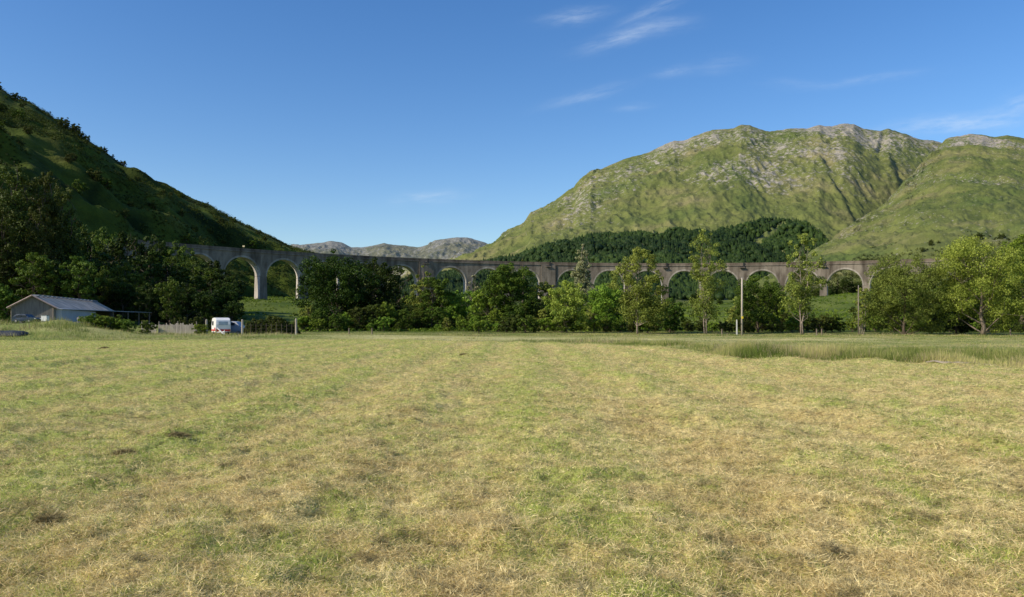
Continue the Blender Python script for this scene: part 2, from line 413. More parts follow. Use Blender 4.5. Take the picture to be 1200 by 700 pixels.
def build_path():
    pts = [(at(1085, 34.2), 34.2), (at(1120, 33.2), 33.2), (at(1160, 32.2), 32.2), (at(1200, 31), 31.), (at(1300, 28.6), 28.6), (40, 25)]
    V = []; Fc = []
    P = []
    for i in range(len(pts) - 1):
        for k in range(12):
            t = k / 12; P.append((pts[i][0] * (1 - t) + pts[i + 1][0] * t, pts[i][1] * (1 - t) + pts[i + 1][1] * t))
    for i, (x, y) in enumerate(P):
        w = .32 * min(1, i / 14) + .08 * random.random()
        for s in np.linspace(-1, 1, 5):
            X, Y = x + .2 * s * w, y + s * w; V.append((X, Y, gzf(X, Y) + .05 - .04 * abs(s)))
    m = mesh_np('path', V, grid_faces(len(P), 5)[:, ::-1], smooth=True)
    tag(link('path', m, simple('gravel_path', (.27, .23, .17), .95, 0, .35, 3)), kind='structure')
build_path()

# ------------------------------------------------------------------ mountains
def layer(name, material, us, T, D, sil, prof, z0, amp, rockf, nt_=260, nback=40, sc=1.0, seed=0, extra=None):
    u = us; t = np.concatenate([np.linspace(0, 1, nt_), np.linspace(1, 1.6, nback)[1:]])
    U, TT = np.meshgrid(u, t)
    Tu = interp(U, T); Du = interp(U, D)
    Y = Tu + (Du - Tu) * TT; X = (U - 600) / F * Y
    ys = interp(U, sil); Hr = CZ + (HZ - ys) / F * Du
    base = np.full_like(X, z0) if not callable(z0) else z0(X, Y)
    t1 = np.minimum(TT, 1)
    p = prof(t1, U)
    Z = base + (Hr - base) * p
    back = np.clip(TT - 1, 0, 1)
    Z = Z - (Hr - base) * back * 1.1
    win = np.minimum(1, t1 * 5) * (1 - .86 * np.exp(-((TT - 1) / .07) ** 2))
    n = amp * (ridged(X / (sc * 260), Y / (sc * 420), 5, seed) * .8 + .42 * fbm(X / (sc * 60), Y / (sc * 90), 5, seed + 3) + .26 * ridged(X / (sc * 16), Y / (sc * 24), 3, seed + 7))
    Z = Z + n * win
    dark = np.zeros_like(X)
    if extra: Z, dark = extra(U, TT, X, Y, Z, dark)
    rock = rockf(U, TT, X, Y)
    m = mesh_np(name, np.stack([X, Y, Z], -1).reshape(-1, 3), grid_faces(*X.shape)[:, ::-1], {'rock': rock.ravel(), 'dark': dark.ravel()}, True)
    o = link(name, m, material); tag(o, kind='structure')
    return U, TT, X, Y, Z

jag = lambda u, a, s: a * (fbm(u / 14., u * 0, 4, s))
silA = [(400, 345), (470, 322), (520, 309), (552, 299), (575, 287), (592, 277), (602, 270), (614, 262), (622, 251), (640, 243), (660, 232), (672, 225), (680, 214), (692, 203), (705, 199), (733, 187), (760, 180), (790, 166), (802, 165), (835, 153), (858, 151), (868, 147), (880, 148), (895, 153), (903, 155), (925, 152), (945, 151), (960, 147), (975, 148), (987, 145), (1000, 146), (1012, 152), (1032, 154), (1040, 152), (1050, 154), (1070, 161), (1090, 164), (1112, 168), (1150, 172), (1200, 180), (1260, 190)]
ua = np.arange(400, 1262, 1.1); sA = np.stack([ua, interp(ua, silA) + jag(ua, 2.2, 5)], 1)
DA = [(400, 1500), (552, 1750), (700, 1900), (860, 1850), (950, 1790), (1000, 1820), (1060, 1880), (1090, 1910), (1200, 1950), (1300, 2000)]
TA = [(400, 700), (552, 760), (700, 800), (860, 820), (940, 850), (1000, 890), (1060, 980), (1100, 1020), (1300, 1100)]
def rockA(U, T, X, Y):
    r = -.10 + .50 * sst(.25, .95, T) + .55 * fbm(X / 130, Y / 180, 4, 200) + .04 * np.exp(-((T - 1) / .05) ** 2)
    r = r + .22 * np.exp(-((U - (955 + 55 * (1 - T) / .5)) / 22) ** 2) * sst(.2, .45, T)
    r = r + .15 * np.exp(-((U - 1075) / 35) ** 2) * sst(.3, .6, T)
    return r
def extraA(U, T, X, Y, Z, dark):
    # oblique spur with crags, then the ground drops to the gully on its right
    for (ua_, ub, ta, tb, dep, w) in ((672, 712, .72, .97, 5, 1.6), (1030, 1036, .80, .97, 9, 2.5), (1045, 1064, .45, .76, 12, 4.0),
                                    (785, 800, .44, .48, 6, 3), (972, 1010, .36, .60, 11, 4), (955, 985, .58, .72, 9, 3.5), (948, 972, .28, .38, 9, 4)):
        tt = np.clip((T - ta) / (tb - ta), 0, 1)
        if ua_ > 940 and ub < 1011: uc = ub + (ua_ - ub) * tt       # falls to the right
        elif ua_ == 1045: uc = ub + (ua_ - ub) * tt
        else: uc = ua_ + (ub - ua_) * tt
        uc = uc + 3 * fbm(T * 40, T * 0, 3, 7)
        wdw = sst(ta - .03, ta + .03, T) * sst(tb + .03, tb - .03, T)
        d = (U - uc) / w
        Z = Z - .42 * dep * np.exp(-d * d) * wdw + .42 * dep * np.exp(-((d + 1.8) / 1.2) ** 2) * wdw
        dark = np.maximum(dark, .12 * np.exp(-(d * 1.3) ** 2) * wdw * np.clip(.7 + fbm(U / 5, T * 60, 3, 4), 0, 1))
    return Z, dark
profA = lambda t, U: .82 * t ** 1.15 + .18 * sst(0, 1, t)
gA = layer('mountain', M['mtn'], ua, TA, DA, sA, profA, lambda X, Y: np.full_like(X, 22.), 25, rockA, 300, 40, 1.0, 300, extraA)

silB = [(880, 352), (900, 330), (925, 314), (945, 303), (960, 294), (975, 283), (1000, 268), (1020, 252), (1040, 238), (1055, 222), (1068, 207), (1080, 192), (1095, 176), (1108, 164), (1118, 161), (1135, 158), (1150, 159), (1165, 161), (1180, 159), (1200, 163), (1240, 158), (1300, 150), (1400, 140), (1500, 150), (1700, 170)]
ub_ = np.arange(880, 1702, 1.25); sB = np.stack([ub_, interp(ub_, silB) + jag(ub_, 1.8, 15)], 1)
DB = [(880, 620), (950, 760), (1000, 900), (1060, 1150), (1108, 1450), (1200, 1500), (1700, 1300)]
TB = [(880, 450), (950, 450), (1060, 430), (1200, 400), (1400, 360), (1700, 300)]
def rockB(U, T, X, Y):
    r = -.22 + .50 * sst(.35, 1, T) + .7 * fbm(X / 80, Y / 110, 4, 210)
    r = r - .12 * np.exp(-((T - 1) / .10) ** 2)
    return r
def extraB(U, T, X, Y, Z, dark):
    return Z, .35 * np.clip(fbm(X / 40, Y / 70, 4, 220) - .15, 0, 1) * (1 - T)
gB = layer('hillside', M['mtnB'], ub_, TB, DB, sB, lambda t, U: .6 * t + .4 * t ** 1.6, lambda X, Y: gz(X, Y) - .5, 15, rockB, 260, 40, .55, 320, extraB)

silF = [(250, 300), (330, 292), (360, 287), (375, 285), (390, 283), (400, 285), (412, 290), (425, 290), (440, 288), (450, 286), (460, 288), (475, 289), (490, 291), (505, 287), (520, 281), (535, 279), (548, 279), (560, 282), (572, 286), (590, 290), (640, 300), (700, 310)]
uf = np.arange(250, 700, 1.2); sF = np.stack([uf, interp(uf, silF) + jag(uf, .8, 25)], 1)
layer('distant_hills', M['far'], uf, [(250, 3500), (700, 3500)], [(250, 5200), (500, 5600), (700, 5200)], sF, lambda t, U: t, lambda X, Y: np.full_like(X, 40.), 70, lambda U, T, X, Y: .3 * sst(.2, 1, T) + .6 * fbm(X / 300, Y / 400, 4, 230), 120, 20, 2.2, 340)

# left hill on a world grid, including an unseen flank shaped for its shade
silL = [(-1500, 200), (-700, 150), (-300, 95), (-100, 78), (-40, 88), (0, 100), (15, 110), (38, 118), (50, 127), (75, 143), (100, 157), (120, 170), (150, 193), (165, 201), (195, 210), (215, 222), (250, 240), (268, 252), (290, 264), (312, 274), (330, 284), (345, 291), (362, 296), (380, 301), (405, 320), (430, 372), (480, 390)]
def hL(X, Y):
    Yc = np.maximum(Y, 20); u = np.clip(X / Yc * F + 600, -2500, 480)
    T = interp(u, [(-1500, 150), (-300, 200), (0, 225), (100, 262), (200, 318), (260, 350), (304, 372), (400, 420), (480, 470)])
    D = interp(u, [(-1500, 480), (-300, 560), (0, 600), (100, 620), (200, 630), (304, 640), (380, 660), (480, 680)])
    t = (Yc - T) / (D - T)
    H = CZ + (HZ - 6 * sst(330, 200, u) - interp(u, silL) + 1.2 * fbm(u / 9, u * 0, 3, 44)) / F * D
    b = gz(X, Yc) - 2
    tc = np.clip(t, 0, 1)
    z = b + (H - b) * (.55 * tc + .45 * sst(0, 1, tc)) - np.clip(t - 1, 0, 2) * 60
    z = np.where(t <= 0, b + t * 30, z)
    win = np.minimum(1, tc * 6) * (1 - .98 * sst(.50, .88, t)) * (t > 0)
    n = 26 * fbm(X / 85, Y / 65, 3, 400) + 9 * ridged(X / 42 + .3, Y / 42, 4, 410) + 6 * fbm(X / 17, Y / 17, 3, 415) + 13 * ridged((X * .6 + Y * .8) / 110, (Y * .6 - X * .8) / 38, 3, 417) + 1.6 * fbm(X / 5, Y / 5, 3, 420)
    z = z + (n - 10.5) * win
    # unseen flank left of the frame, sized to shade the wood
    w = -X - 208 - .05 * np.clip(Y, -200, 400) + 14 * fbm(X / 80, Y / 80, 3, 430)
    s = .50 * np.clip(w, 0, 230) + 8 * fbm(X / 40, Y / 40, 4, 440) * sst(0, 60, w)
    s = s * sst(-330, -120, Y) * sst(430, 250, Y) - 3 * (w < 0) - 2
    return np.maximum(z, s)
xs = np.arange(-900, -40, 2.2); ys_ = np.arange(-330, 860, 2.2)
XX, YY = np.meshgrid(xs, ys_); ZZ = hL(XX, YY)
rk = -.5 + .9 * fbm(XX / 30, YY / 30, 4, 450)
dk = np.clip(.35 * fbm(XX / 14, YY / 14, 4, 460) + .1, 0, .6)
m = mesh_np('hill', np.stack([XX, YY, ZZ], -1).reshape(-1, 3), grid_faces(*XX.shape), {'rock': rk.ravel(), 'dark': dk.ravel()}, True)
tag(link('hill', m, M['lhill']), kind='structure')
hLf = lambda x, y: float(hL(np.array([x]), np.array([y]))[0])

# conifer wood on the lower mountain
def build_forest():
    topc = [(470, 325), (540, 312), (560, 303), (600, 298), (618, 291), (640, 284), (660, 278), (700, 272), (730, 270), (760, 270), (790, 266), (812, 266), (835, 270), (850, 262), (870, 258), (900, 253), (915, 251), (935, 254), (950, 259), (962, 268), (972, 281), (978, 290)]
    U, T, X, Y, Z = gA
    py = HZ - (Z - CZ) / Y * F
    tcur = interp(U, topc) + 5 + 5 * fbm(U / 18, U * 0, 3, 500)
    ok = (py > tcur) & (py < 352) & (T < .7) & (U > 470) & (U < 978) & (U < 978 - (py - 285) * .9 + 12)
    hole = ((U - 897) / 17) ** 2 + ((py - 279 + (U - 897) * .55) / 7) ** 2 < 1
    ok &= ~hole
    ok &= (fbm(X / 55, Y / 80, 3, 510) > -.42) | (py > tcur + 14)
    ii = np.argwhere(ok)
    area = 1.0
    sel = ii[RS.choice(len(ii), min(15000, len(ii)), replace=False)]
    V = []; C = []; Fc = []
    K = 7
    base = 0
    for (i, j) in sel:
        x = X[i, j] + RS.uniform(-3, 3); y = Y[i, j] + RS.uniform(-3, 3); z = Z[i, j] - 1
        edge = py[i, j] - tcur[i, j]
        h = RS.uniform(7, 12) * (.75 if edge < 4 else 1); w = h * RS.uniform(.20, .32); broad = RS.rand() < .45
        tn = np.clip(.4 + .9 * fbm(x / 60, y / 90, 3, 520) + RS.normal(0, .12), 0, .8)
        if broad: w *= 1.6; h *= .75
        a0 = RS.rand() * 6
        prev = None
        levels = ((0.05, .75), (.30, 1.0), (.31, .72), (.60, .62), (.61, .42), (1.0, .02)) if not broad else ((.05, .5), (.3, 1.), (.6, 1.05), (.85, .6), (.97, .25), (1.0, .02))
        for li, (zz, ww) in enumerate(levels):
            for k in range(K):
                a = a0 + k * 6.283 / K; rr = w * ww * RS.uniform(.75, 1.2)
                V.append((x + rr * math.cos(a), y + rr * math.sin(a), z + zz * h)); C.append(tn + RS.uniform(0, .3))
        for li in range(len(levels) - 1):
            for k in range(K):
                k2 = (k + 1) % K
                Fc.append((base + li * K + k, base + li * K + k2, base + (li + 1) * K + k2, base + (li + 1) * K + k))
        base += K * len(levels)
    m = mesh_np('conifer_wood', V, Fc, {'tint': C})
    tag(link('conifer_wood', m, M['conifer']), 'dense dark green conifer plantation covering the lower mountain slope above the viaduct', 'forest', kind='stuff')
build_forest()

# ------------------------------------------------------------------ viaduct
VC, VR, PH0 = (43.1, 148.15), 244.74, -.738
def vpt(a, off=0.0):                       # off > 0 = towards the camera side (inside of the curve)
    th = PH0 + a / VR; r = VR - off
    return VC[0] + r * math.sin(th), VC[1] + r * math.cos(th)
def vtop(a): return 33.55 - .0102 * a
SP, EX = 18.3, 2.83
kings = {5, 8}
pos = {}; a = 0
for i in range(0, 19):
    if i > 0: a += SP + (EX if i in kings else 0) + (EX if i - 1 in kings else 0)
    pos[i] = a
for i in range(1, 5): pos[-i] = -SP * i
WID = 2.9                                  # half width of the structure
via = empty('railway_viaduct', (*vpt(pos[8]), 0)); vloc = Vector(via.location)
tag(via, 'long curved concrete railway viaduct with tall round arches crossing the valley', 'viaduct')
def vobj(name, mb, mats):
    m = mb.mesh(name); o = link(name, m, mats, via); o.matrix_parent_inverse.identity()
    m.transform(__import__('mathutils').Matrix.Translation(-vloc)); return o
RIN = 7.62
def phw(i): return 1.53 + (EX if i in kings else 0)
def gz_at(a):
    x, y = vpt(a); g = gzf(x, y)
    if x < -60: g = max(g, hLf(x, y))
    return g
for i in range(-2, 18):                     # spans between pier i and i+1
    s0 = pos[i] + phw(i); s1 = pos[i + 1] - phw(i + 1); mid = (s0 + s1) / 2; rad = (s1 - s0) / 2
    mb = MB(); n = 28
    crown = vtop(mid) - 3.75
    cols = [pos[i]] + [mid - rad * math.cos(math.pi * k / n) for k in range(n + 1)] + [pos[i + 1]]
    zb = [crown - rad] + [crown - rad + rad * math.sin(math.pi * k / n) for k in range(n + 1)] + [crown - rad]
    V = []
    for c, z in zip(cols, zb):
        for off in (WID, -WID):
            x, y = vpt(c, off); V += [(x, y, z), (x, y, vtop(c) - 1.5)]
    nf = []
    for k in range(len(cols) - 1):
        b = 4 * k
        nf.append((b, b + 4, b + 5, b + 1)); nf.append((b + 6, b + 2, b + 3, b + 7)); nf.append((b + 1, b + 5, b + 7, b + 3))
    mb.add(V, nf, 0)
    mb.add(V, [(4 * k + 2, 4 * k + 6, 4 * k + 4, 4 * k) for k in range(1, len(cols) - 2)], 1)  # soffit takes the paler copy with the sunlight painted in
    vobj('arch_span', mb, [M['conc'], M['concsunlit']])
    mb = MB()                               # arch ring standing slightly proud
    V = []; T = .75
    for k in range(n + 1):
        q = math.pi * k / n
        for rr in (rad, rad + T):
            x, y = vpt(mid - rr * math.cos(q) if rr == rad else mid - min(rr, rad + .5) * math.cos(q) * (1 if k not in (0, n) else 1), WID + .09)
            V.append((x, y, crown - rad + rr * math.sin(q)))
        x, y = vpt(mid - rad * math.cos(q), WID - .02); V.append((x, y, crown - rad + rad * math.sin(q)))
    fs = []
    for k in range(n):
        b = 3 * k; fs.append((b, b + 3, b + 4, b + 1)); fs.append((b + 2, b + 5, b + 3, b))
    mb.add(V, fs); vobj('arch_ring', mb, M['concring'])
for i in range(-1, 18):
    c = pos[i]; hw = phw(i); mb = MB(); zt = vtop(c) - 3.75 - RIN + (0 if i not in kings else 0)
    if i in kings or i + 1 in kings or i - 1 in kings: pass
    g = gz_at(c) - 3
    V = []
    for z, k in ((g, 1.0), (zt, 0.0)):
        ext = .035 * (zt - z)
        for s, o in ((-1, 1), (1, 1), (1, -1), (-1, -1)):
            x, y = vpt(c + s * (hw + ext * .5), o * (WID + ext * .8)); V.append((x, y, z))
    mb.add(V, [(0, 1, 5, 4)], 0); mb.add(V, [(1, 2, 6, 5), (3, 0, 4, 7)], 1); mb.add(V, [(2, 3, 7, 6), (4, 5, 6, 7), (3, 2, 1, 0)], 0)
    if i in kings:                          # raised pilasters of the double piers
        z0, z1 = zt, vtop(c) - 1.5
        V = []
        for z in (z0, z1):
            for s, o in ((-1, WID + .55), (1, WID + .55), (1, WID - .2), (-1, WID - .2)):
                x, y = vpt(c + s * hw * .8, o); V.append((x, y, z))
        mb.add(V, [(0, 1, 5, 4), (1, 2, 6, 5), (3, 0, 4, 7), (4, 5, 6, 7), (3, 2, 1, 0)], 0)
    vobj('pier', mb, [M['conc'], M['concsunlit']])
def ring(mb, a0, a1, o0, o1, dz0, dz1, n=160):
    V = []
    for k in range(n + 1):
        c = a0 + (a1 - a0) * k / n
        for o, dz in ((o0, dz0), (o0, dz1), (o1, dz1), (o1, dz0)):
            x, y = vpt(c, o); V.append((x, y, vtop(c) + dz))
    fs = []
    for k in range(n):
        b = 4 * k
        for j in range(4): fs.append((b + j, b + 4 + j, b + 4 + (j + 1) % 4, b + (j + 1) % 4))
    fs.append((0, 1, 2, 3)); fs.append((4 * n + 3, 4 * n + 2, 4 * n + 1, 4 * n)); mb.add(V, fs)
A0, A1 = pos[-2] - 26, pos[18] + 26
for a_, b_ in ((A0 + .5, pos[-2] - .02), (pos[18] + .02, A1 - .5)):       # solid abutments running into the slopes
    mb = MB(); V = []; nn = 8
    for k in range(nn + 1):
        c = a_ + (b_ - a_) * k / nn
        for o, top in ((WID, 0), (WID, 1), (-WID, 1), (-WID, 0)):
            x, y = vpt(c, o); V.append((x, y, vtop(c) - 1.5 if top else min(gz_at(c), vtop(c) - 2) - 4))
    fs = []
    for k in range(nn):
        b = 4 * k
        for j in range(4): fs.append((b + j, b + 4 + j, b + 4 + (j + 1) % 4, b + (j + 1) % 4))
    fs += [(0, 1, 2, 3), (4 * nn + 3, 4 * nn + 2, 4 * nn + 1, 4 * nn)]
    mb.add(V, fs); vobj('abutment', mb, [M['conc']])
for sgn in (1, -1):
    mb = MB(); ring(mb, A0, A1, sgn * (WID + .02), sgn * (WID - .4), -1.1, 0); vobj('parapet', mb, M['concdark'])
    mb = MB(); ring(mb, A0, A1, sgn * (WID + .32), sgn * (WID - .3), -1.498, -1.102); vobj('cornice', mb, M['conc'])
mb = MB(); ring(mb, A0, A1, WID - .42, -WID + .42, -1.48, -1.2); vobj('track_bed', mb, M['bark'])
for i in (5, 8, 11, 13, 15):                # refuges corbelled out at the parapet
    c = pos[i]; mb = MB(); th = PH0 + c / VR
    x, y = vpt(c, WID + .8); mb.box((x, y, vtop(c) - 2.3), (2.6, 1.0, .32), -th, 0)
    rf = vobj('refuge', mb, [M['conc']])
    mb = MB(); x, y = vpt(c, WID + .5)
    mb.box((x + .7, y, vtop(c) - 1.05), (.7, .6, 2.1), -th, 0); mb.box((x - .4, y, vtop(c) - 1.92), (1.4, .5, .42), -th, 0)
    m = mb.mesh('recess'); m.transform(__import__('mathutils').Matrix.Translation(-vloc))
    q = link('shelter', m, M['black'], rf)
# small trackside board
c = pos[1] - 8; x, y = vpt(c, 1.5)
sg = empty('trackside_sign', (x, y, vtop(c) - 1.2)); tag(sg, 'small pale trackside board standing on the left part of the viaduct', 'sign')
mb = MB(); mb.tube([(0, 0, 0), (0, 0, 1.9)], [.05, .05]); link('post', mb.mesh('post'), M['wood'], sg)
mb = MB(); mb.box((0, 0, 2.2), (.9, .08, .6)); link('board', mb.mesh('board'), simple('pale_board', (.7, .6, .35), .5), sg)

# ------------------------------------------------------------------ trees
def leaves(centers, radii, per, size, tint, flat=.75, nseed=0, up=.35):
    """leaf-sized faces scattered over the shells of many clumps"""
    rs = np.random.RandomState(nseed + 5)
    n = len(centers) * per
    c = np.repeat(centers, per, 0); rr = np.repeat(radii, per); ti = np.repeat(tint, per)
    d = rs.normal(size=(n, 3)); d /= np.linalg.norm(d, axis=1)[:, None]
    k = rs.uniform(.35, 1.05, n) ** .6
    p = c + d * (rr * k)[:, None] * np.array([1, 1, flat])
    nr = d * .9 + rs.normal(size=(n, 3)) * .45 + np.array([0, 0, up]); nr /= np.linalg.norm(nr, axis=1)[:, None]
    a = np.cross(nr, rs.normal(size=(n, 3))); a /= np.linalg.norm(a, axis=1)[:, None]; b = np.cross(nr, a)
    s = size * rs.uniform(.6, 1.3, n)
    V = np.empty((n, 4, 3), np.float32)
    V[:, 0] = p - a * s[:, None] * .6; V[:, 1] = p - b * s[:, None] * .38; V[:, 2] = p + a * s[:, None] * .6; V[:, 3] = p + b * s[:, None] * .38
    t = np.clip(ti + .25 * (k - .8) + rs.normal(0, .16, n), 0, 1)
    return V.reshape(-1, 3), np.arange(4 * n).reshape(n, 4), np.repeat(t, 4)

def tree(name, loc, H, W, kind='round', leafm='oak', barkm='bark', seed=0, ncl=150, per=70, size=.26, lean=0., bare=.22, label=None, cat='tree', group=None, stems=1, depth=None, gap=0.0, tw=None):
    rs = np.random.RandomState(seed + 100); rx = W / 2; ry = (depth or W) / 2
    root = empty(name, loc); tag(root, label, cat, group)
    zb = H * bare; ch = H - zb; cz = zb + ch * .5
    lob = []
    if kind == 'round':
        nl = 15
        for i in range(nl):
            ph = i * 2.39996 + rs.uniform(-.4, .4); v = -0.85 + 1.75 * (i + .5) / nl
            rad = math.sqrt(max(0, 1 - (v * .95) ** 2)) * rs.uniform(.50, .78)
            lob.append((rx * rad * math.cos(ph), ry * rad * math.sin(ph), cz + ch * .5 * v * (.72 if v > 0 else .98), (rx + ry) / 2 * rs.uniform(.34, .50), .78))
        lob.append((0, 0, cz, rx * .55, 1.0)); lob.append((rs.uniform(-.15, .15) * rx, 0, zb + ch * .82, rx * .42, .9))
    elif kind == 'column':
        nl = 16
        for i in range(nl):
            v = (i + .5) / nl; e = math.sin(math.pi * min(.97, v * .86 + .12)) ** .6; ph = i * 2.4 + rs.uniform(-.5, .5)
            lob.append((rx * .42 * e * math.cos(ph), ry * .42 * e * math.sin(ph), zb + ch * v * .95, rx * e * rs.uniform(.55, .8), 1.25))
    elif kind == 'open':
        nl = 34
        for i in range(nl):
            v = (i + .5) / nl; e = (.50 + .60 * math.sin(math.pi * min(1, v * .8 + .15))); ph = i * 2.4 + rs.uniform(-.6, .6); rad = rs.uniform(.15, .85)
            lob.append((rx * rad * e * math.cos(ph), ry * rad * e * math.sin(ph), zb + ch * (v * .96 + rs.uniform(-.04, .04)), rx * rs.uniform(.22, .44) * (1.15 - .45 * v), 1.0))
    elif kind == 'conic':
        nl = 16
        for i in range(nl):
            v = (i + .5) / nl; e = 1 - v * .85; ph = i * 2.4; rad = .5 * e
            lob.append((rx * rad * math.cos(ph), ry * rad * math.sin(ph), zb + ch * v * .97, rx * e * .62, .6))
    for l in range(len(lob)):
        lx, ly, lz, lr, lf = lob[l]; q = (lz - zb) / ch
        lob[l] = (lx + lean * lz, ly, min(lz, H - lr * lf * .9), lr, lf)
    w = np.array([l[3] ** 2 for l in lob]); w /= w.sum()
    idx = rs.choice(len(lob), ncl, p=w); L = np.array(lob)[idx]
    d = rs.normal(size=(ncl, 3)); d[:, 2] += .15; d /= np.linalg.norm(d, axis=1)[:, None]
    cr = np.clip(L[:, 3] * rs.uniform(.20, .42, ncl) * (1.5 if kind == 'open' else 1), .3, 2.2)
    kk = rs.uniform(.35 if kind == 'open' else .55, 1.12, ncl)
    c = L[:, :3] + d * ((L[:, 3] - cr * .5) * kk)[:, None] * np.stack([np.ones(ncl), np.ones(ncl), L[:, 4]], 1)
    c[:, 2] = np.where(c[:, 2] < max(.4, zb * .8), max(.4, zb * .8) + rs.uniform(0, .12, ncl) * H, c[:, 2])
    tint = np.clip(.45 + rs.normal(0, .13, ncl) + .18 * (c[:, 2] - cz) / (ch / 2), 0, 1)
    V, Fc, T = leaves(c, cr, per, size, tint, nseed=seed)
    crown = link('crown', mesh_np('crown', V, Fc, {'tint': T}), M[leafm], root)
    # trunk and limbs
    mb = MB(); r0 = tw or max(.09, H * .021)
    for s in range(stems):
        ox = (s - (stems - 1) / 2) * r0 * 3.2; wob = rs.normal(0, H * .012, (8, 2)); n = 8
        top = H * (.86 if kind != 'round' else .66)
        sl = lean + (0 if stems == 1 else (s - (stems - 1) / 2) * .07)
        P = [(ox + sl * top * (k / (n - 1)) + (wob[k][0] if k else 0), (wob[k][1] if k else 0), top * k / (n - 1) - (.25 if k == 0 else 0)) for k in range(n)]
        mb.tube(P, [r0 * (1.35 if k == 0 else 1) * (1 - .88 * k / (n - 1)) for k in range(n)], 7)
        for li, l in enumerate(lob):
            if li % stems != s: continue
            e = Vector(l[:3]); hz = max(zb * .55, min(e.z - l[3] * .9 - .1 * H, top * .9)); f = hz / top * (n - 1); k = min(int(f), n - 2); t = f - k
            b0 = Vector(P[k]).lerp(Vector(P[k + 1]), max(0, t)); md = b0.lerp(e, .5) + Vector((rs.normal(0, .04 * H), rs.normal(0, .04 * H), -.02 * H))
            rb = r0 * .42 * (1 - .7 * hz / H)
            mb.tube([b0, md, e], [rb, rb * .65, rb * .2], 5, cap=False)
            for j in range(3):
                e2 = e + Vector(rs.normal(0, 1, 3)).normalized() * l[3] * .85
                mb.tube([md.lerp(e, .6), e2], [rb * .35, rb * .08], 4, cap=False)
    link('trunk', mb.mesh('trunk', True), M[barkm], root)
    return root
def kids(o): return [c for c in bpy.data.objects if c.parent == o]
_kids = {}
def dup(root, loc, rz=0, s=1.0, sz=None, label=None, group=None):
    if root.name not in _kids: _kids[root.name] = kids(root)
    r = root.copy(); COL.objects.link(r); r.location = loc; r.rotation_euler = (0, 0, rz); r.scale = (s, s, sz or s)
    if label: r['label'] = label
    if group: r['group'] = group
    for c in _kids[root.name]:
        d = c.copy(); COL.objects.link(d); d.parent = r
    return r
def ft(px, ytop, Y, wpx, label, **k):
    """featured tree: px, top y, depth, width in px"""
    x = at(px, Y); g = gzf(x, Y); H = zof(ytop, Y) - g; W = wpx / F * Y
    return tree(k.pop('name', 'tree'), (x, Y, g), H, W, label=label, **k)

ft(394, 294, 168, 96, 'large dark round-headed broadleaf tree, biggest beside the left arches', name='sycamore_tree', leafm='deep', seed=1, ncl=330, per=70, size=.34, bare=.06)
ft(437, 301, 176, 74, 'very dark broadleaf tree just right of the biggest round tree', name='broadleaf_tree', leafm='deep', seed=2, ncl=260, per=70, size=.34, bare=.06)
ft(468, 312, 190, 44, 'slim dark tree in front of a pale arch opening', name='broadleaf_tree', leafm='deep', seed=3, kind='open', ncl=150, per=55, size=.33, bare=.08)
ft(496, 309, 172, 62, 'yellowish green birch with a pale trunk left of the viaduct middle', name='birch_tree', leafm='birch', barkm='birchbark', seed=4, kind='conic', ncl=230, per=60, size=.30, bare=.10)
ft(507, 318, 168, 44, 'dark green tree close against the right side of the yellowish birch', name='broadleaf_tree', leafm='oak', seed=5, ncl=150, per=60, size=.30, bare=.10)
ft(557, 322, 186, 26, 'grey green sparse tree with few leaves under the middle arches', name='ash_tree', leafm='pale', seed=6, kind='open', ncl=60, per=45, size=.32, bare=.2)
ft(537, 338, 170, 52, 'low light green willow between birch and round oak', name='willow_tree', leafm='bright', seed=7, ncl=150, per=60, size=.30, bare=.05)
ft(598, 306, 158, 66, 'round green oak in the middle of the tree line', name='oak_tree', leafm='oak', seed=8, ncl=400, per=85, size=.24, bare=.06)
ft(571, 336, 160, 44, 'light green bushy tree against left flank of the round oak', name='alder_tree', leafm='bright', seed=9, ncl=140, per=60, size=.28, bare=.05)
ft(613, 298, 215, 11, 'thin pointed treetop showing above the round oak', name='spruce_tree', leafm='birch', seed=10, kind='conic', ncl=70, per=40, size=.32, bare=.3)
ft(640, 326, 160, 40, 'soft green alder right of the round oak', name='alder_tree', leafm='birch', seed=11, ncl=150, per=60, size=.28, bare=.08)
ft(664, 328, 138, 56, 'yellow green young sycamore with pale trunk below the tall poplar', name='sycamore_tree', leafm='syc', barkm='greybark', seed=12, ncl=240, per=80, size=.21, bare=.14)
ft(683, 281, 165, 27, 'tall narrow pale poplar rising above the viaduct', name='poplar_tree', leafm='pale', barkm='birchbark', seed=13, kind='column', ncl=230, per=60, size=.26, bare=.15)
ft(712, 329, 150, 54, 'bright green rounded tree between poplar and tall birch', name='alder_tree', leafm='bright', seed=14, ncl=240, per=80, size=.22, bare=.05)
ft(747, 290, 132, 66, 'tall light green birch with a white leaning trunk in front of the arches', name='birch_tree', leafm='birch', barkm='birchbark', seed=15, kind='open', ncl=430, per=55, size=.22, bare=.16, tw=.15)
ft(785, 350, 142, 44, 'low dark shrubby tree below the arch pier beside the tall birch', name='hawthorn_tree', leafm='oak', seed=16, ncl=130, per=60, size=.26, bare=.04)
ft(827, 268, 130, 54, 'tallest airy birch with twin pale stems and sky-thin crown', name='birch_tree', leafm='birch', barkm='birchbark', seed=17, kind='open', ncl=300, per=42, size=.20, bare=.20, stems=2, tw=.10)
ft(888, 322, 140, 66, 'mid green tree directly right of the tall timber pole', name='alder_tree', leafm='oak', seed=18, ncl=260, per=80, size=.21, bare=.10)
ft(905, 335, 150, 40, 'small light green tree behind the twin-stemmed ash', name='alder_tree', leafm='bright', seed=19, ncl=130, per=60, size=.27, bare=.1)
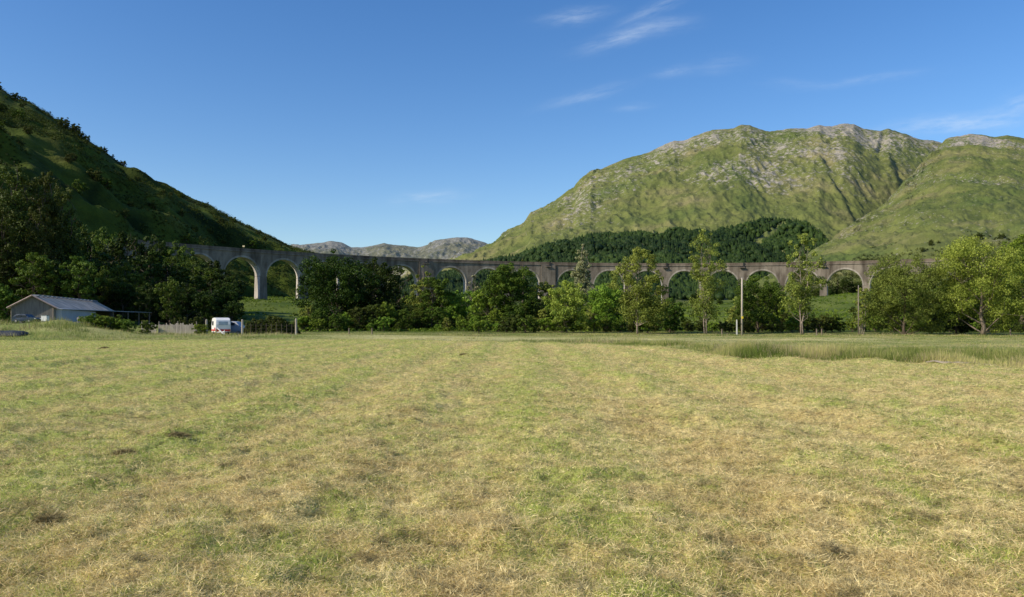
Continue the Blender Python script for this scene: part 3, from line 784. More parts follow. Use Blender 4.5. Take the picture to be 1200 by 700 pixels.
ft(940, 274, 127, 52, 'slender ash with two long pale stems near the right arches', name='ash_tree', leafm='birch', barkm='birchbark', seed=20, kind='open', ncl=260, per=45, size=.21, bare=.22, stems=2, lean=.025, tw=.11)
ft(1010, 336, 127, 26, 'thin birch of several pale stems left of the round willow', name='birch_tree', leafm='birch', barkm='birchbark', seed=21, kind='open', ncl=60, per=45, size=.22, bare=.2, stems=3, tw=.08)
ft(1060, 299, 126, 100, 'broad domed olive willow near the right of the view', name='willow_tree', leafm='olive', seed=22, ncl=520, per=90, size=.18, bare=.02)
ft(1152, 274, 122, 112, 'big pale green sycamore with leaning lit trunk at the right', name='sycamore_tree', leafm='syc', seed=23, ncl=520, per=90, size=.20, bare=.05, lean=-.03, barkm='greybark', tw=.33)
ft(1200, 262, 150, 70, 'tall bright green tree cut by the right picture edge', name='broadleaf_tree', leafm='bright', seed=24, ncl=360, per=80, size=.24, bare=.05)
ft(1262, 285, 118, 90, 'green tree beyond the right edge beside the big sycamore', name='broadleaf_tree', leafm='oak', seed=25, ncl=200, per=60, size=.3, bare=.05)
ft(1120, 345, 132, 56, 'dark low tree in the gap between willow and sycamore', name='hawthorn_tree', leafm='deep', seed=26, ncl=150, per=60, size=.28, bare=.04)

# prototypes for the wood and the scrub
def proto(i, **k):
    return tree(k.pop('name'), (0, 0, 0), seed=600 + i, **k)
wood_lab = 'dark leafy tree in the dense wood behind the shed'
WG = 'trees of the wood behind the shed'
wp = [proto(0, name='woodland_tree', H=15, W=11, leafm='deep', ncl=190, per=60, size=.36, bare=.05, label=wood_lab, group=WG),
      proto(1, name='woodland_tree', H=15, W=9, kind='conic', leafm='deep', ncl=170, per=60, size=.34, bare=.05, label=wood_lab, group=WG),
      proto(2, name='woodland_tree', H=15, W=11, leafm='oak', ncl=190, per=60, size=.34, bare=.05, label=wood_lab, group=WG),
      proto(3, name='woodland_tree', H=15, W=10, kind='open', leafm='deep', ncl=190, per=60, size=.34, bare=.05, label=wood_lab, group=WG)]
used = set()
def place(pl, k, x, Y, H, s=1, label=None, group=None, z=None, hs=None, H0=15.):
    p = pl[k]; g = gzf(x, Y) if z is None else z; sc_ = H / H0; hs = hs or sc_ * random.uniform(.9, 1.15)
    rz = random.uniform(0, 6.28)
    if p.name not in used:
        used.add(p.name); p.location = (x, Y, g); p.scale = (hs, hs, sc_); p.rotation_euler = (0, 0, rz)
        if label: p['label'] = label
        if group: p['group'] = group
        return p
    return dup(p, (x, Y, g), rz, hs, sc_, label, group)
topW = [(-60, 200), (0, 232), (85, 255), (100, 264), (115, 270), (130, 258), (150, 272), (185, 280), (215, 289), (240, 298), (262, 315), (278, 335), (292, 352), (300, 362)]
for row, (Y, dx, hk) in enumerate(((258, 24, 1.0), (232, 24, .86), (208, 24, .70), (188, 26, .52))):
    for px in range(-40, 292, dx):
        p = px + random.uniform(-8, 8); yy = Y + random.uniform(-9, 9); x = at(p, yy)
        yt = float(interp(p, topW)); yt = 378 - (378 - yt) * hk * random.uniform(.95, 1.16)
        g = gzf(x, yy); H = zof(yt, yy) - g
        if H < 4: continue
        place(wp, random.choice([0, 0, 1, 2, 3]), x, yy, H, hs=max(.55, min(1.25, H / 15)) * random.uniform(.85, 1.1))
# tall pale-tipped poplars at the far left
pp = proto(10, name='aspen_tree', H=24, W=9, kind='column', leafm='scrub', ncl=300, per=60, size=.30, bare=.1, label='tall grey green aspen standing above the wood at the far left', group='tall aspens at the far left')
for j, (px, yt, Y) in enumerate(((-8, 196, 196), (18, 181, 190), (33, 196, 200), (52, 186, 194), (74, 206, 202), (4, 226, 178), (44, 232, 182))):
    x = at(px, Y); g = gzf(x, Y); H = zof(yt, Y) - g
    if j == 0: pp.location = (x, Y, g); pp.scale = (H / 24 * .85,) * 2 + (H / 24,)
    else: dup(pp, (x, Y, g), j * 1.3, H / 24 * random.uniform(.65, .9), H / 24)
# lighter crowns in front of the wood
for j, (px, yt, Y, w, lab) in enumerate(((38, 288, 172, 52, 'mid green rounded tree directly behind the shed roof'), (92, 293, 176, 50, 'green tree rising behind the right half of the shed'), (4, 330, 160, 34, 'smaller green tree at the left edge beside the shed'), (62, 305, 182, 40, 'dull green tree between the two crowns behind the shed'),
                                    (205, 296, 236, 60, 'leafy green tree directly below the left end of the viaduct'), (240, 308, 230, 46, 'leafy green tree left of the first open arch'))):
    ft(px, yt, Y, w, lab, name='woodland_tree', leafm='oak', seed=40 + j, ncl=190, per=62, size=.32, bare=.05)

# second row filling behind the tree line
BG = 'trees of the second row below the viaduct'
bl = 'leafy green tree in the second row below the viaduct'
bp = [proto(20, name='valley_tree', H=10, W=9, leafm='oak', ncl=140, per=55, size=.34, bare=.03, label=bl, group=BG),
      proto(21, name='valley_tree', H=10, W=8, leafm='bright', ncl=140, per=55, size=.34, bare=.03, label=bl, group=BG),
      proto(22, name='valley_tree', H=10, W=8, leafm='birch', kind='open', ncl=140, per=55, size=.34, bare=.05, label=bl, group=BG),
      proto(23, name='valley_tree', H=10, W=9, leafm='scrub', ncl=140, per=55, size=.34, bare=.02, label=bl, group=BG)]
topB = [(355, 350), (440, 345), (480, 345), (510, 352), (550, 352), (620, 352), (660, 342), (720, 342), (770, 352), (800, 368), (850, 370), (870, 345), (900, 345), (930, 350), (955, 366), (1000, 372), (1020, 350), (1100, 335), (1200, 310), (1300, 300)]
for Y, dx in ((205, 19), (180, 17), (158, 16)):
    for px in range(360, 1290, dx):
        p = px + random.uniform(-6, 6); yy = Y + random.uniform(-8, 8); x = at(p, yy)
        yt = float(interp(p, topB)) + random.uniform(-4, 10) + (205 - Y) * .22; g = gzf(x, yy); H = zof(yt, yy) - g
        if 795 < p < 858 or 955 < p < 1003:
            if yy > 170 or random.random() < .4: continue
        if H < 1.5: continue
        place(bp, random.choice([0, 1, 1, 2, 3]), x, yy, H, H0=10., hs=max(.3, H / 10) * random.uniform(.9, 1.2))
# shrubs at the feet of the trees
SG = 'low shrubs along the foot of the tree line'
sl_ = 'low leafy shrub at the foot of the tree line'
sp_ = [proto(30, name='shrub', H=3, W=3.4, leafm='oak', ncl=60, per=45, size=.2, bare=.0, label=sl_, group=SG, cat='shrub'),
       proto(31, name='shrub', H=3, W=3.4, leafm='bright', ncl=60, per=45, size=.2, bare=.0, label=sl_, group=SG, cat='shrub'),
       proto(32, name='shrub', H=3, W=3.2, leafm='scrub', ncl=60, per=45, size=.2, bare=.0, label=sl_, group=SG, cat='shrub')]
for px in range(352, 1250, 11):
    p = px + random.uniform(-5, 5); yy = random.uniform(136, 150) if p > 560 else random.uniform(152, 166)
    x = at(p, yy); place(sp_, random.choice([0, 1, 2]), x, yy, random.uniform(1.4, 3.4), H0=3.)
# conifers and trees on the slopes behind / under the arches
for (px, Y, h, k) in ((975, 400, 9, 1), (982, 402, 11, 1), (992, 398, 10, 0), (998, 402, 11, 1), (1006, 400, 8, 0), (966, 404, 7, 0), (1024, 396, 9, 0)):
    x = at(px, Y); place(wp, k, x, Y, h, label='dark bushy tree seen through the rightmost open arch', group='dark trees behind the rightmost open arch', hs=h / 15 * .9)
# scrub on the slopes beyond the viaduct, right side and under the middle arches
HG = 'shrubs scattered over the slope beyond the viaduct'
for j in range(70):
    px = random.uniform(1000, 1230); Y = random.uniform(400, 560)
    if px < 1080 and Y > 450: continue
    x = at(px, Y); U_, T_, X_, Y_, Z_ = gB
    jj = int(np.clip((px - 880) / 1.25, 0, len(ub_) - 1)); z = float(np.interp(Y, Y_[:, jj], Z_[:, jj]))
    z = max(z, gzf(x, Y))
    h = random.uniform(2, 5.5) * (1.2 if px > 1110 else .8)
    place([sp_[2], sp_[0], bp[3]], random.choice([0, 0, 1]), x, Y, h, H0=3., z=z - .4, label='olive shrub on the slope beyond the right end of the viaduct', group=HG, hs=h / 3 * 1.1)
for j in range(70):
    px = random.uniform(440, 960); Y = random.uniform(400, 640); x = at(px, Y); z = gzf(x, Y); h = random.uniform(4, 9)
    place(wp, random.choice([0, 2]), x, Y, h, label='green tree on the valley floor beyond the middle arches', group='trees beyond the middle arches', hs=h / 15 * 1.3, z=z - .5)
# shrubs and small trees over the left hill
LG = 'shrubs and small trees on the left hill'
cnt = 0
for j in range(1400):
    px = random.uniform(-30, 360); Y = random.uniform(300, 680); x = at(px, Y)
    dens = float(fbm(np.array([x / 45]), np.array([Y / 45]), 3, 470)[0])
    if dens + random.uniform(-.25, .25) < .08: continue
    z = hLf(x, Y)
    if z < gzf(x, Y) + 1 or (Y > float(interp(px, [(0, 570), (100, 590), (200, 600), (304, 612), (380, 640)])) ): continue
    h = random.choice([3, 4, 5, 6.5, 8]); cnt += 1
    place([sp_[2], sp_[0], sp_[2]], random.choice([0, 1, 2]), x, Y, h, H0=3., z=z - .5, label='dark shrub growing on the steep left hill', group=LG, hs=h / 3 * random.uniform(.8, 1.1))
    if cnt > 130: break
for (px, h, lab) in ((58, 5.5, 'lone leaning tree highest on the left skyline'), (84, 6, 'small tree second from the top of the left skyline'), (98, 5.5, 'low bushy tree below two others on the left skyline'), (132, 3.5, 'tiny bush alone midway down the left skyline'), (243, 3.5, 'small round bush low on the left skyline')):
    Y = float(interp(px, [(0, 600), (100, 620), (200, 630), (304, 640)])) - 2; x = at(px, Y)
    tree('hilltop_tree', (x, Y, hLf(x, Y) - .6), h, h * .9, 'open', 'deep', seed=700 + px, ncl=30, per=30, size=.3, label=lab, lean=.1)

def build_bracken():
    # low bracken and scrub covering the slopes: nobody could count it
    def cover(name, X, Y, Z, hgt, per, size, leafm, label):
        n = len(X); c = np.stack([X, Y, Z + hgt * .35], 1)
        V, Fc, T = leaves(c, hgt * RS.uniform(.6, 1.1, n), per, size, np.clip(.45 + fbm(X / 12, Y / 12, 3, 530) + RS.normal(0, .12, n), 0, 1), .8, nseed=77)
        tag(link(name, mesh_np(name, V, Fc, {'tint': T}), M[leafm]), label, 'scrub', kind='stuff')
    n = 30000; px = RS.uniform(-30, 400, n); Y = RS.uniform(225, 690, n); X = at(px, Y); Z = hL(X, Y)
    d = fbm(X / 38, Y / 38, 4, 470) + .25 * fbm(X / 9, Y / 9, 3, 471)
    k = (d > -.02) & (Z > gz(X, Y) + .2); X, Y, Z, d = X[k], Y[k], Z[k], d[k]
    cover('hill_scrub', X, Y, Z, np.clip(.5 + 5 * d, .5, 3.2) * RS.uniform(.6, 1.2, len(X)), 22, .55, 'scrub', 'dark bracken and scrub covering the steep left hill')
    n = 15000; px = RS.uniform(280, 1230, n); Y = RS.uniform(150, 420, n); X = at(px, Y); Z = gz(X, Y)
    d = fbm(X / 16, Y / 20, 4, 480); k = d > -.12; X, Y, Z, d = X[k], Y[k], Z[k], d[k]
    cover('bracken', X, Y, Z, np.clip(.25 + 1.3 * (d + .12), .25, 1.1), 20, .30, 'bright', 'green bracken and rough herbage on the slopes below the viaduct')
    U2, T2, X2, Y2, Z2 = gB
    n = 9000; i = RS.randint(0, 150, n); j = RS.randint(40, 270, n); X, Y, Z = X2[i, j], Y2[i, j], Z2[i, j]; u = U2[i, j]
    py = HZ - (Z - CZ) / Y * F; d = fbm(X / 30, Y / 40, 4, 490) + sst(262, 300, py - .0 + (1120 - u) * -.18) * .9 - .45
    k = d > 0; X, Y, Z, d = X[k] + RS.uniform(-1.5, 1.5, k.sum()), Y[k] + RS.uniform(-3, 3, k.sum()), Z[k], d[k]
    cover('slope_scrub', X, Y, Z, np.clip(.6 + 3 * d, .6, 2.6), 22, .5, 'scrub', 'olive scrub and bracken on the lower slope at the right')
build_bracken()

# ------------------------------------------------------------------ shed
def build_shed():
    A = Vector((-84.2, 140.)); d = Vector((-8.6, 38.)).normalized(); n = Vector((d.y, -d.x))     # n points right
    g = 1.1; L = 39; hw = 3.45; ze, zr = 4.65, 6.65
    root = empty('shed', (A.x, A.y, g)); tag(root, 'long low grey shed with corrugated roof at the left edge of the meadow', 'shed')
    P = lambda s, t, z: tuple((A + d * s + n * t - A).to_3d() + Vector((0, 0, z - g)))
    mb = MB()
    V = [P(0, -hw, g - 1), P(0, hw, g - 1), P(0, hw, ze), P(0, 0, zr - .12), P(0, -hw, ze), P(L, -hw, g - 1), P(L, hw, g - 1), P(L, hw, ze), P(L, 0, zr - .12), P(L, -hw, ze)]
    mb.add(V, [(0, 1, 2, 3, 4), (9, 8, 7, 6, 5), (1, 6, 7, 2), (5, 0, 4, 9)])
    link('wall', mb.mesh('wall'), simple('shed_boarding', (.17, .155, .14), .9, 0, .3, 1.2, (4, 4, .5)), root)
    mb = MB(); nc = 260
    for sg in (-1, 1):
        V = []
        for k in range(nc + 1):
            s = -.5 + (L + 1) * k / nc; w = .05 * math.sin(k * 2.1)
            V += [P(s, 0, zr + w), P(s, sg * (hw + .5), ze - .22 + w)]
        fs = [(2 * k, 2 * k + 1, 2 * k + 3, 2 * k + 2) for k in range(nc)]
        if sg > 0: fs = [f[::-1] for f in fs]
        mb.add(V, fs)
    rf = link('roof', mb.mesh('roof'), simple('corrugated_roof', (.52, .43, .34), .95, 0, .35, .5), root)
    mb = MB()
    for k in range(15):
        a = P(2 + k * 2.5, 0, zr + .14); mb.box(a, (1.0, 1.5, .28), math.atan2(d.y, d.x) - math.pi / 2)
    link('ridge_vent', mb.mesh('ridge_vent'), M['greymetal'], rf)
    mb = MB()
    for sg in (-1, 1):
        a, b = Vector(P(-.55, 0, zr + .1)), Vector(P(-.55, sg * (hw + .5), ze - .12))
        mb.tube([a, b], [.13, .13], 4)
    link('barge_board', mb.mesh('barge_board'), simple('faded_board', (.36, .27, .24), .8), root)
    for t in (hw - .12, -hw + .12):
        mb = MB(); mb.tube([P(-.08, t, g - 1), P(-.08, t, ze)], [.16, .16], 4); link('corner_post', mb.mesh('corner_post'), M['wood'], root)
    # pale lean-to with canopy on the right side
    mb = MB(); V = [P(.5, hw + 1.0, g - .5), P(13, hw + 3.2, g - .5), P(13, hw + 3.2, 4.1), P(.5, hw + 1.0, 4.35), P(.5, hw, g - .5), P(13, hw, g - .5), P(13, hw, 4.5), P(.5, hw, 4.6)]
    mb.add(V, [(0, 1, 2, 3), (4, 0, 3, 7), (1, 5, 6, 2)]); link('lean_to', mb.mesh('lean_to'), simple('pale_sheeting', (.42, .43, .45), .6, 0, .12, .6), root)
    mb = MB(); V = []
    V = [P(.2, hw + .1, 4.62), P(36, hw + .1, 4.55), P(36, hw + 8.6, 4.35), P(.2, hw + 1.2, 4.42)]
    V += [(x, y, z - .12) for x, y, z in V]
    mb.add(V, [(3, 2, 1, 0), (4, 5, 6, 7), (0, 4, 7, 3), (3, 7, 6, 2), (2, 6, 5, 1)]); link('canopy', mb.mesh('canopy'), simple('canopy_sheet', (.38, .41, .48), .4, .2, .1), root)
    for s, t in ((20, 4.6), (26, 6.0), (35.5, 8.2), (31, 7.0)):
        mb = MB(); mb.tube([P(s, hw + t, g - .6), P(s, hw + t, 4.3)], [.14, .14], 6); link('post', mb.mesh('post'), M['wood'], root)
    mb = MB()
    for k in range(26): mb.box(P(.3 + k * .5, hw + 3.6 + k * .06, 2.15), (.16, .06, 1.5))
    mb.box(P(6.5, hw + 4.4, 2.5), (.08, 13, .1), math.atan2(d.y, d.x) - math.pi / 2)
    pf = empty('picket_fence', (A.x, A.y, g)); tag(pf, 'short pale picket fence in front of the shed lean-to', 'fence')
    link('pickets', mb.mesh('pickets'), M['palewood'], pf)
build_shed()

def wheel(root, x, y, z, r, w, name='wheel'):
    mb = MB(); mb.tube([(x, y - w / 2, z), (x, y - w / 2 + .001, z), (x, y + w / 2, z)], [r * .9, r, r], 18)
    o = link(name, mb.mesh(name), M['black'], root)
    mb = MB(); mb.tube([(x, y - w / 2 - .03, z), (x, y + w / 2 + .03, z)], [r * .55, r * .55], 14); link('rim', mb.mesh('rim'), M['greymetal'], o)
def profile_body(pts, w, tuck=.9):
    """side outline (x,z) extruded across y, roof narrower"""
    mb = MB(); zt = max(p[1] for p in pts); zb = min(p[1] for p in pts); n = len(pts); V = []
    for s, k in ((-1, 0), (-1, .94), (1, .94), (1, 0)):
        for x, z in pts:
            f = 1 - (1 - tuck) * max(0, (z - zb) / (zt - zb) - .4) / .6
            kk = 1 if k else .97
            V.append((x * (1 if k else .985), s * w / 2 * f * (k if k else 1.0), z))
    fs = []
    for a in range(3):
        for i in range(n):
            j = (i + 1) % n; fs.append((a * n + i, a * n + j, (a + 1) * n + j, (a + 1) * n + i))
    fs.append(tuple(range(n))[::-1]); fs.append(tuple(range(3 * n, 4 * n))); mb.add(V, fs); return mb
def build_caravan():
    Y = 118; x = at(259, Y); g = gzf(x, Y); root = empty('touring_caravan', (x, Y, g), R(-62)); tag(root, 'small white caravan with red trim parked behind the fence posts', 'caravan')
    pts = [(-2.1, .45), (1.9, .45), (2.2, .9), (2.25, 1.6), (2.1, 2.2), (1.75, 2.48), (0, 2.58), (-1.7, 2.5), (-2.1, 2.2), (-2.25, 1.5)]
    mb = profile_body(pts, 2.1, .93); link('body', mb.mesh('body'), M['white'], root)
    for s in (-1, 1):
        mb = MB(); mb.box((0, s * 1.07, .75), (4.0, .03, .22)); mb.box((1.5, s * 1.07, 1.0), (.9, .032, .25)); link('stripe', mb.mesh('stripe'), M['red'], root)
        mb = MB(); mb.box((-.8, s * 1.05, 1.75), (1.2, .05, .6)); link('window', mb.mesh('window'), M['glass'], root)
        wheel(root, -.1, s * 1.0, .36, .34, .2)
    mb = MB(); mb.box((2.27, 0, 1.75), (.05, 1.3, .5)); link('front_window', mb.mesh('front_window'), simple('sky_glass', (.35, .42, .48), .15), root)
    mb = MB(); mb.box((2.24, 0, .72), (.06, 1.9, .3)); link('front_trim', mb.mesh('front_trim'), M['red'], root)
    mb = MB(); mb.tube([(2.1, .7, .5), (3.4, 0, .5)], [.06, .06]); mb.tube([(2.1, -.7, .5), (3.4, 0, .5)], [.06, .06]); mb.tube([(3.3, 0, 0), (3.3, 0, .8)], [.05, .05]); mb.tube([(3.3, 0, .1), (2.6, -.9, 1.1)], [.09, .09])
    link('drawbar', mb.mesh('drawbar'), M['white'], root)
build_caravan()
def build_van(name, px, Y, rz, paint, label, cat, pts, glassx, w=1.8, g=None):
    x = at(px, Y); g = gzf(x, Y) if g is None else g; root = empty(name, (x, Y, g), rz); tag(root, label, cat)
    mb = profile_body(pts, w, .82); link('body', mb.mesh('body'), paint, root)
    zt = max(p[1] for p in pts)
    for s in (-1, 1):
        for (x0, x1) in glassx:
            mb = MB(); mb.box(((x0 + x1) / 2, s * w * .455, zt - .42), (x1 - x0, .08, .38), 0, 0, .97); link('window', mb.mesh('window'), M['glass'], root)
        for xx in (pts[0][0] + .85, pts[1][0] - .85): wheel(root, xx, s * (w / 2 - .1), .32, .32, .2)
    for s in (-1, 1):
        mb = MB(); mb.box((pts[1][0] + .08, s * w * .36, .72), (.08, .3, .16)); link('headlight', mb.mesh('headlight'), M['white'], root)
carp = [(-2.1, .3), (2.1, .3), (2.2, .7), (1.9, .88), (1.0, .98), (.4, 1.42), (-.2, 1.5), (-1.3, 1.46), (-1.9, 1.05), (-2.15, .9)]
vanp = [(-2.2, .3), (2.2, .3), (2.3, .8), (2.1, 1.1), (1.5, 1.3), (.9, 1.95), (.2, 2.05), (-2.0, 2.05), (-2.2, 1.8), (-2.25, 1.0)]
build_van('parked_van', 273, 121, R(-8), M['silver'], 'silver blue van parked just right of the white caravan', 'van', vanp, [(-1.8, -.7), (-.5, .7)], 1.85)
build_van('parked_car', 31, 134, R(-10), M['carblue'], 'dark blue car parked in front of the shed gable', 'car', carp, [(-1.3, -.3), (-.2, .7)], 1.75, g=1.9)

def build_bits():
    # white container beside the car
    Y = 133; x = at(53, Y); r = empty('storage_box', (x, Y, 2.2)); tag(r, 'small white box at the right corner of the shed gable', 'box')
    mb = MB(); mb.box((0, 0, .45), (.9, .8, .9)); link('body', mb.mesh('body'), M['white'], r)
    mb = MB(); mb.box((0, 0, .95), (1.0, .9, .09)); link('lid', mb.mesh('lid'), M['greymetal'], r)
    # dark tarpaulin covered stack at left edge
    Y = 92; x0 = at(-18, Y); x1 = at(29, Y); n = 40; V = []
    for i in range(n + 1):
        for j in range(9):
            s, t = i / n, j / 8; e = (1 - abs(2 * t - 1) ** 4) * (1 - abs(2 * s - 1) ** 8)
            X = x0 + (x1 - x0) * s; YY_ = Y + 2.2 * (t - .5); V.append((X, YY_, gzf(X, YY_) + .42 * e + .03 * math.sin(s * 17 + t * 5) * e + .12))
    o = link('tarpaulin', mesh_np('tarpaulin', V, grid_faces(n + 1, 9)[:, ::-1], smooth=True), M['tarp'])
    tag(o, 'dark blue tarpaulin lying on rough grass at the left edge', 'tarpaulin')
    # board fence between shed and caravan
    def brd(x0p, x1p, Y, h, name, label, pales=True, step=1.5, gap=0.0):
        root = empty(name, (at(x0p, Y), Y, 0)); tag(root, label, 'fence'); ox = at(x0p, Y)
        n = int((x1p - x0p) / step)
        mb = MB()
        for k in range(n):
            if random.random() < gap: continue
            X = at(x0p + k * step, Y); g = gzf(X, Y); hh = h * random.uniform(.85, 1.05)
            mb.box((X - ox, 0, g + hh / 2 - .1), (step / F * Y * random.uniform(.55, .85), .03, hh), random.uniform(-.05, .05))
        link('boards', mb.mesh('boards'), M['palewood'], root)
        xa, xb = 0, at(x1p, Y) - ox
        mb = MB()
        for zz in (.35, .8): mb.tube([(xa, .06, gzf(ox, Y) + h * zz), (xb, .06, gzf(ox + xb, Y) + h * zz)], [.045, .045], 4)
        link('rail', mb.mesh('rail'), M['wood'], root)
        k = 0
        while k <= (x1p - x0p):
            X = at(x0p + k, Y); mb = MB(); mb.tube([(X - ox, .12, gzf(X, Y) - .4), (X - ox, .12, gzf(X, Y) + h * 1.12)], [.09, .08], 6)
            link('post', mb.mesh('post'), M['wood'], root); k += 22
    brd(186, 231, 112, 1.75, 'board_fence', 'weathered grey board fence left of the white caravan', gap=.05)
    brd(166, 184, 115, 1.7, 'board_fence', 'short run of broken grey boards beside the shed canopy', gap=.35)
    root = empty('wire_fence', (at(300, 114), 114, 0)); tag(root, 'dark fence of thin posts in front of the young conifers', 'fence'); ox = at(300, 114)
    for px in range(288, 346, 6):
        X = at(px, 114); mb = MB(); mb.tube([(X - ox, 0, gzf(X, 114) - .3), (X - ox, 0, gzf(X, 114) + 1.75)], [.04, .035], 5); link('post', mb.mesh('post'), M['bark'], root)
    mb = MB()
    for zz in (.5, 1.0, 1.5): mb.tube([(at(286, 114) - ox, 0, gzf(at(286, 114), 114) + zz), (at(347, 114) - ox, 0, gzf(at(347, 114), 114) + zz)], [.015, .015], 4)
    link('wire', mb.mesh('wire'), M['black'], root)
    for px, yt, lab in ((242, 375, 'thick timber post standing left of the white caravan'), (284, 375, 'thick timber post standing right of the white caravan'), (347, 374, 'thick timber post at the right end of the conifer enclosure')):
        Y = 109; X = at(px, Y); g = gzf(X, Y); zt = zof(yt, Y); mb = MB(); mb.tube([(0, 0, -.5), (0, 0, zt - g), (0, 0, zt - g + .06)], [.15, .14, .08], 8)
        tag(link('fence_post', mb.mesh('fence_post'), M['palewood'], None, (X, Y, g)), lab, 'post')
    # garden shrubs behind the fences
    yc = tree('young_conifer', (0, 0, 0), 3.2, 2.2, 'conic', 'scrub', seed=801, ncl=70, per=50, size=.16, bare=0, label='bushy young conifer inside the wire enclosure', cat='conifer', group='young conifers inside the wire enclosure')
    first = True
    for k in range(22):
        px = 289 + (k % 11) * 5.4 + (2.5 if k > 10 else 0); Y = (115.2 if k < 11 else 118.5) + random.uniform(-.4, .8); X = at(px, Y); h = random.uniform(2.4, 3.3) * interp(px, [(288, .8), (320, 1.0), (347, .75)]); g = gzf(X, Y)
        if first: yc.location = (X, Y, g); yc.scale = (float(h / 3.2),) * 3; first = False
        else: dup(yc, (X, Y, g), k, float(h / 3.2 * 1.15), float(h / 3.2))
    for k in range(13):
        px = 205 + k * 6.2; Y = 127 + random.uniform(-1, 3); X = at(px, Y); h = random.uniform(1.8, 2.7)
        dup(yc, (X, Y, gzf(X, Y)), k, h / 3.2, h / 3.2, 'bushy young conifer in the row behind the caravan and board fence', 'young conifers behind the caravan')
    for k, (px, Y, h) in enumerate(((112, 106, 1.9), (122, 106, 2.1), (133, 107, 2.2), (143, 107, 2.0), (150, 106, 1.7), (100, 109, 1.6), (172, 111, 1.9), (236, 108, 1.6))):
        X = at(px, Y); place(sp_, 1 if k % 2 else 0, X, Y, h, H0=3., label='round green bush on the rough bank near the shed', group='bushes on the bank near the shed', hs=h / 3 * 1.2)
    # poles and goal
    def pole(px, ytop, Y, r, lab, plate, mt='palewood'):
        X = at(px, Y); g = gzf(X, Y); H = zof(ytop, Y) - g; root = empty('timber_pole', (X, Y, g)); tag(root, lab, 'pole')
        mb = MB(); mb.tube([(0, 0, -.5), (0, 0, H * .5), (0, 0, H)], [r, r * .93, r * .82], 10); link('shaft', mb.mesh('shaft', True), M[mt], root)
        mb = MB(); mb.tube([(0, 0, H), (0, 0, H + .08)], [r * .95, r * .3], 10); link('cap', mb.mesh('cap'), M['greymetal'], root)
        if plate:
            mb = MB(); mb.box((0, -r - .02, 2.75), (.3, .03, .36)); link('sign_plate', mb.mesh('sign_plate'), M['yellow'], root)
    pole(869.5, 326, 121, .15, 'tall pale timber pole with small yellow plate beside the goal', True)
    pole(1006, 335, 125, .09, 'grey timber pole among the thin birch stems', False, 'wood')
    X = at(863.5, 121); root = empty('football_goal', (X, 121, gzf(X, 121)), R(72)); tag(root, 'white football goal seen nearly side on beside the tall pole', 'goal')
    for s, nm in ((-1, 0), (1, 0)):
        mb = MB(); mb.tube([(s * 1.2, 0, -.2), (s * 1.2, 0, 2.3)], [.055, .055], 8); link('goalpost', mb.mesh('goalpost'), M['goalwhite'], root)
    mb = MB(); mb.tube([(-1.17, 0, 2.36), (1.17, 0, 2.36)], [.065, .065], 8); link('crossbar', mb.mesh('crossbar'), M['goalwhite'], root)
    # short posts along the back of the meadow
    for px in (409, 436, 846, 957, 963, 1184):
        Y = 121 if px > 500 else 128; X = at(px, Y); g = gzf(X, Y); mb = MB(); mb.tube([(0, 0, -.3), (0, 0, .95), (0, 0, 1.0)], [.11, .10, .05], 7)
        tag(link('fence_stump', mb.mesh('fence_stump'), M['greybark'], None, (X, Y, g)), 'short pale wooden stump at the back edge of the meadow', 'post', 'short stumps at the back of the meadow')
    # lumps of raked hay
    for k, (px, py, w, lab) in enumerate(((207, 515, .24, 'largest dark hay lump at the left of the meadow'), (55, 604, .11, 'flat dry hay lump near the lower left corner'), (123, 409.5, .55, 'small dark lump far out on the left of the meadow'), (146, 533, .13, 'low brown hay lump below the largest lump'), (544, 418, .3, 'tiny dark tuft in the far middle of the meadow'))):
        Y = CZ * F / (py - HZ); X = at(px, Y); n = 2600
        a = RS.rand(n) * 6.28; q = np.sqrt(RS.rand(n)) * w * .5; hh = w * .30 * (1 - (q / (w * .5)) ** 2)
        x = q * np.cos(a) * 1.5; y = q * np.sin(a); z = hh * RS.uniform(.3, 1, n)
        col = lerp(np.array([.10, .085, .035]), np.array([.42, .34, .16]), RS.rand(n) ** 1.2)
        m = blades('hay_lump', x, y, z, RS.uniform(.05, .14, n), RS.uniform(.003, .006, n) * (1 + Y / 22), RS.normal(.0, .28, n), RS.rand(n) * 6.28, col)
        tag(link('hay_lump', m, M['blade'], None, (X, Y, gzf(X, Y))), lab, 'hay lump')
build_bits()
# any prototype that found no use is removed
for p in wp + bp + sp_:
    if p.name not in used:
        for c in kids(p): bpy.data.objects.remove(c)
        bpy.data.objects.remove(p)

# ------------------------------------------------------------------ light, sky, camera
EL, AZ = R(34), R(245)                       # sun azimuth clockwise from +Y: left and a little behind the camera
sd = Vector((math.sin(AZ) * math.cos(EL), math.cos(AZ) * math.cos(EL), math.sin(EL)))
sun = bpy.data.lights.new('sun', 'SUN'); sun.energy = 5.0; sun.angle = R(.53); sun.color = (1.0, .89, .70)
so = bpy.data.objects.new('sun', sun); COL.objects.link(so); so.rotation_euler = sd.to_track_quat('Z', 'Y').to_euler()
w = bpy.data.worlds.new('World'); SC.world = w; w.use_nodes = True; nt = w.node_tree
bg = nt.nodes['Background']; sky = N(nt, 'ShaderNodeTexSky', sky_type='NISHITA'); sky.sun_disc = False
sky.sun_elevation = EL; sky.sun_rotation = AZ; sky.air_density = 1.0; sky.dust_density = .6; sky.ozone_density = 2.5; sky.altitude = 50
tc = N(nt, 'ShaderNodeTexCoord').outputs['Generated']; sx = N(nt, 'ShaderNodeSeparateXYZ'); nt.links.new(tc, sx.inputs[0])
yy = math_n(nt, 'MAXIMUM', sx.outputs[1], .02)
U_ = math_n(nt, 'DIVIDE', sx.outputs[0], yy); V_ = math_n(nt, 'DIVIDE', sx.outputs[2], yy)
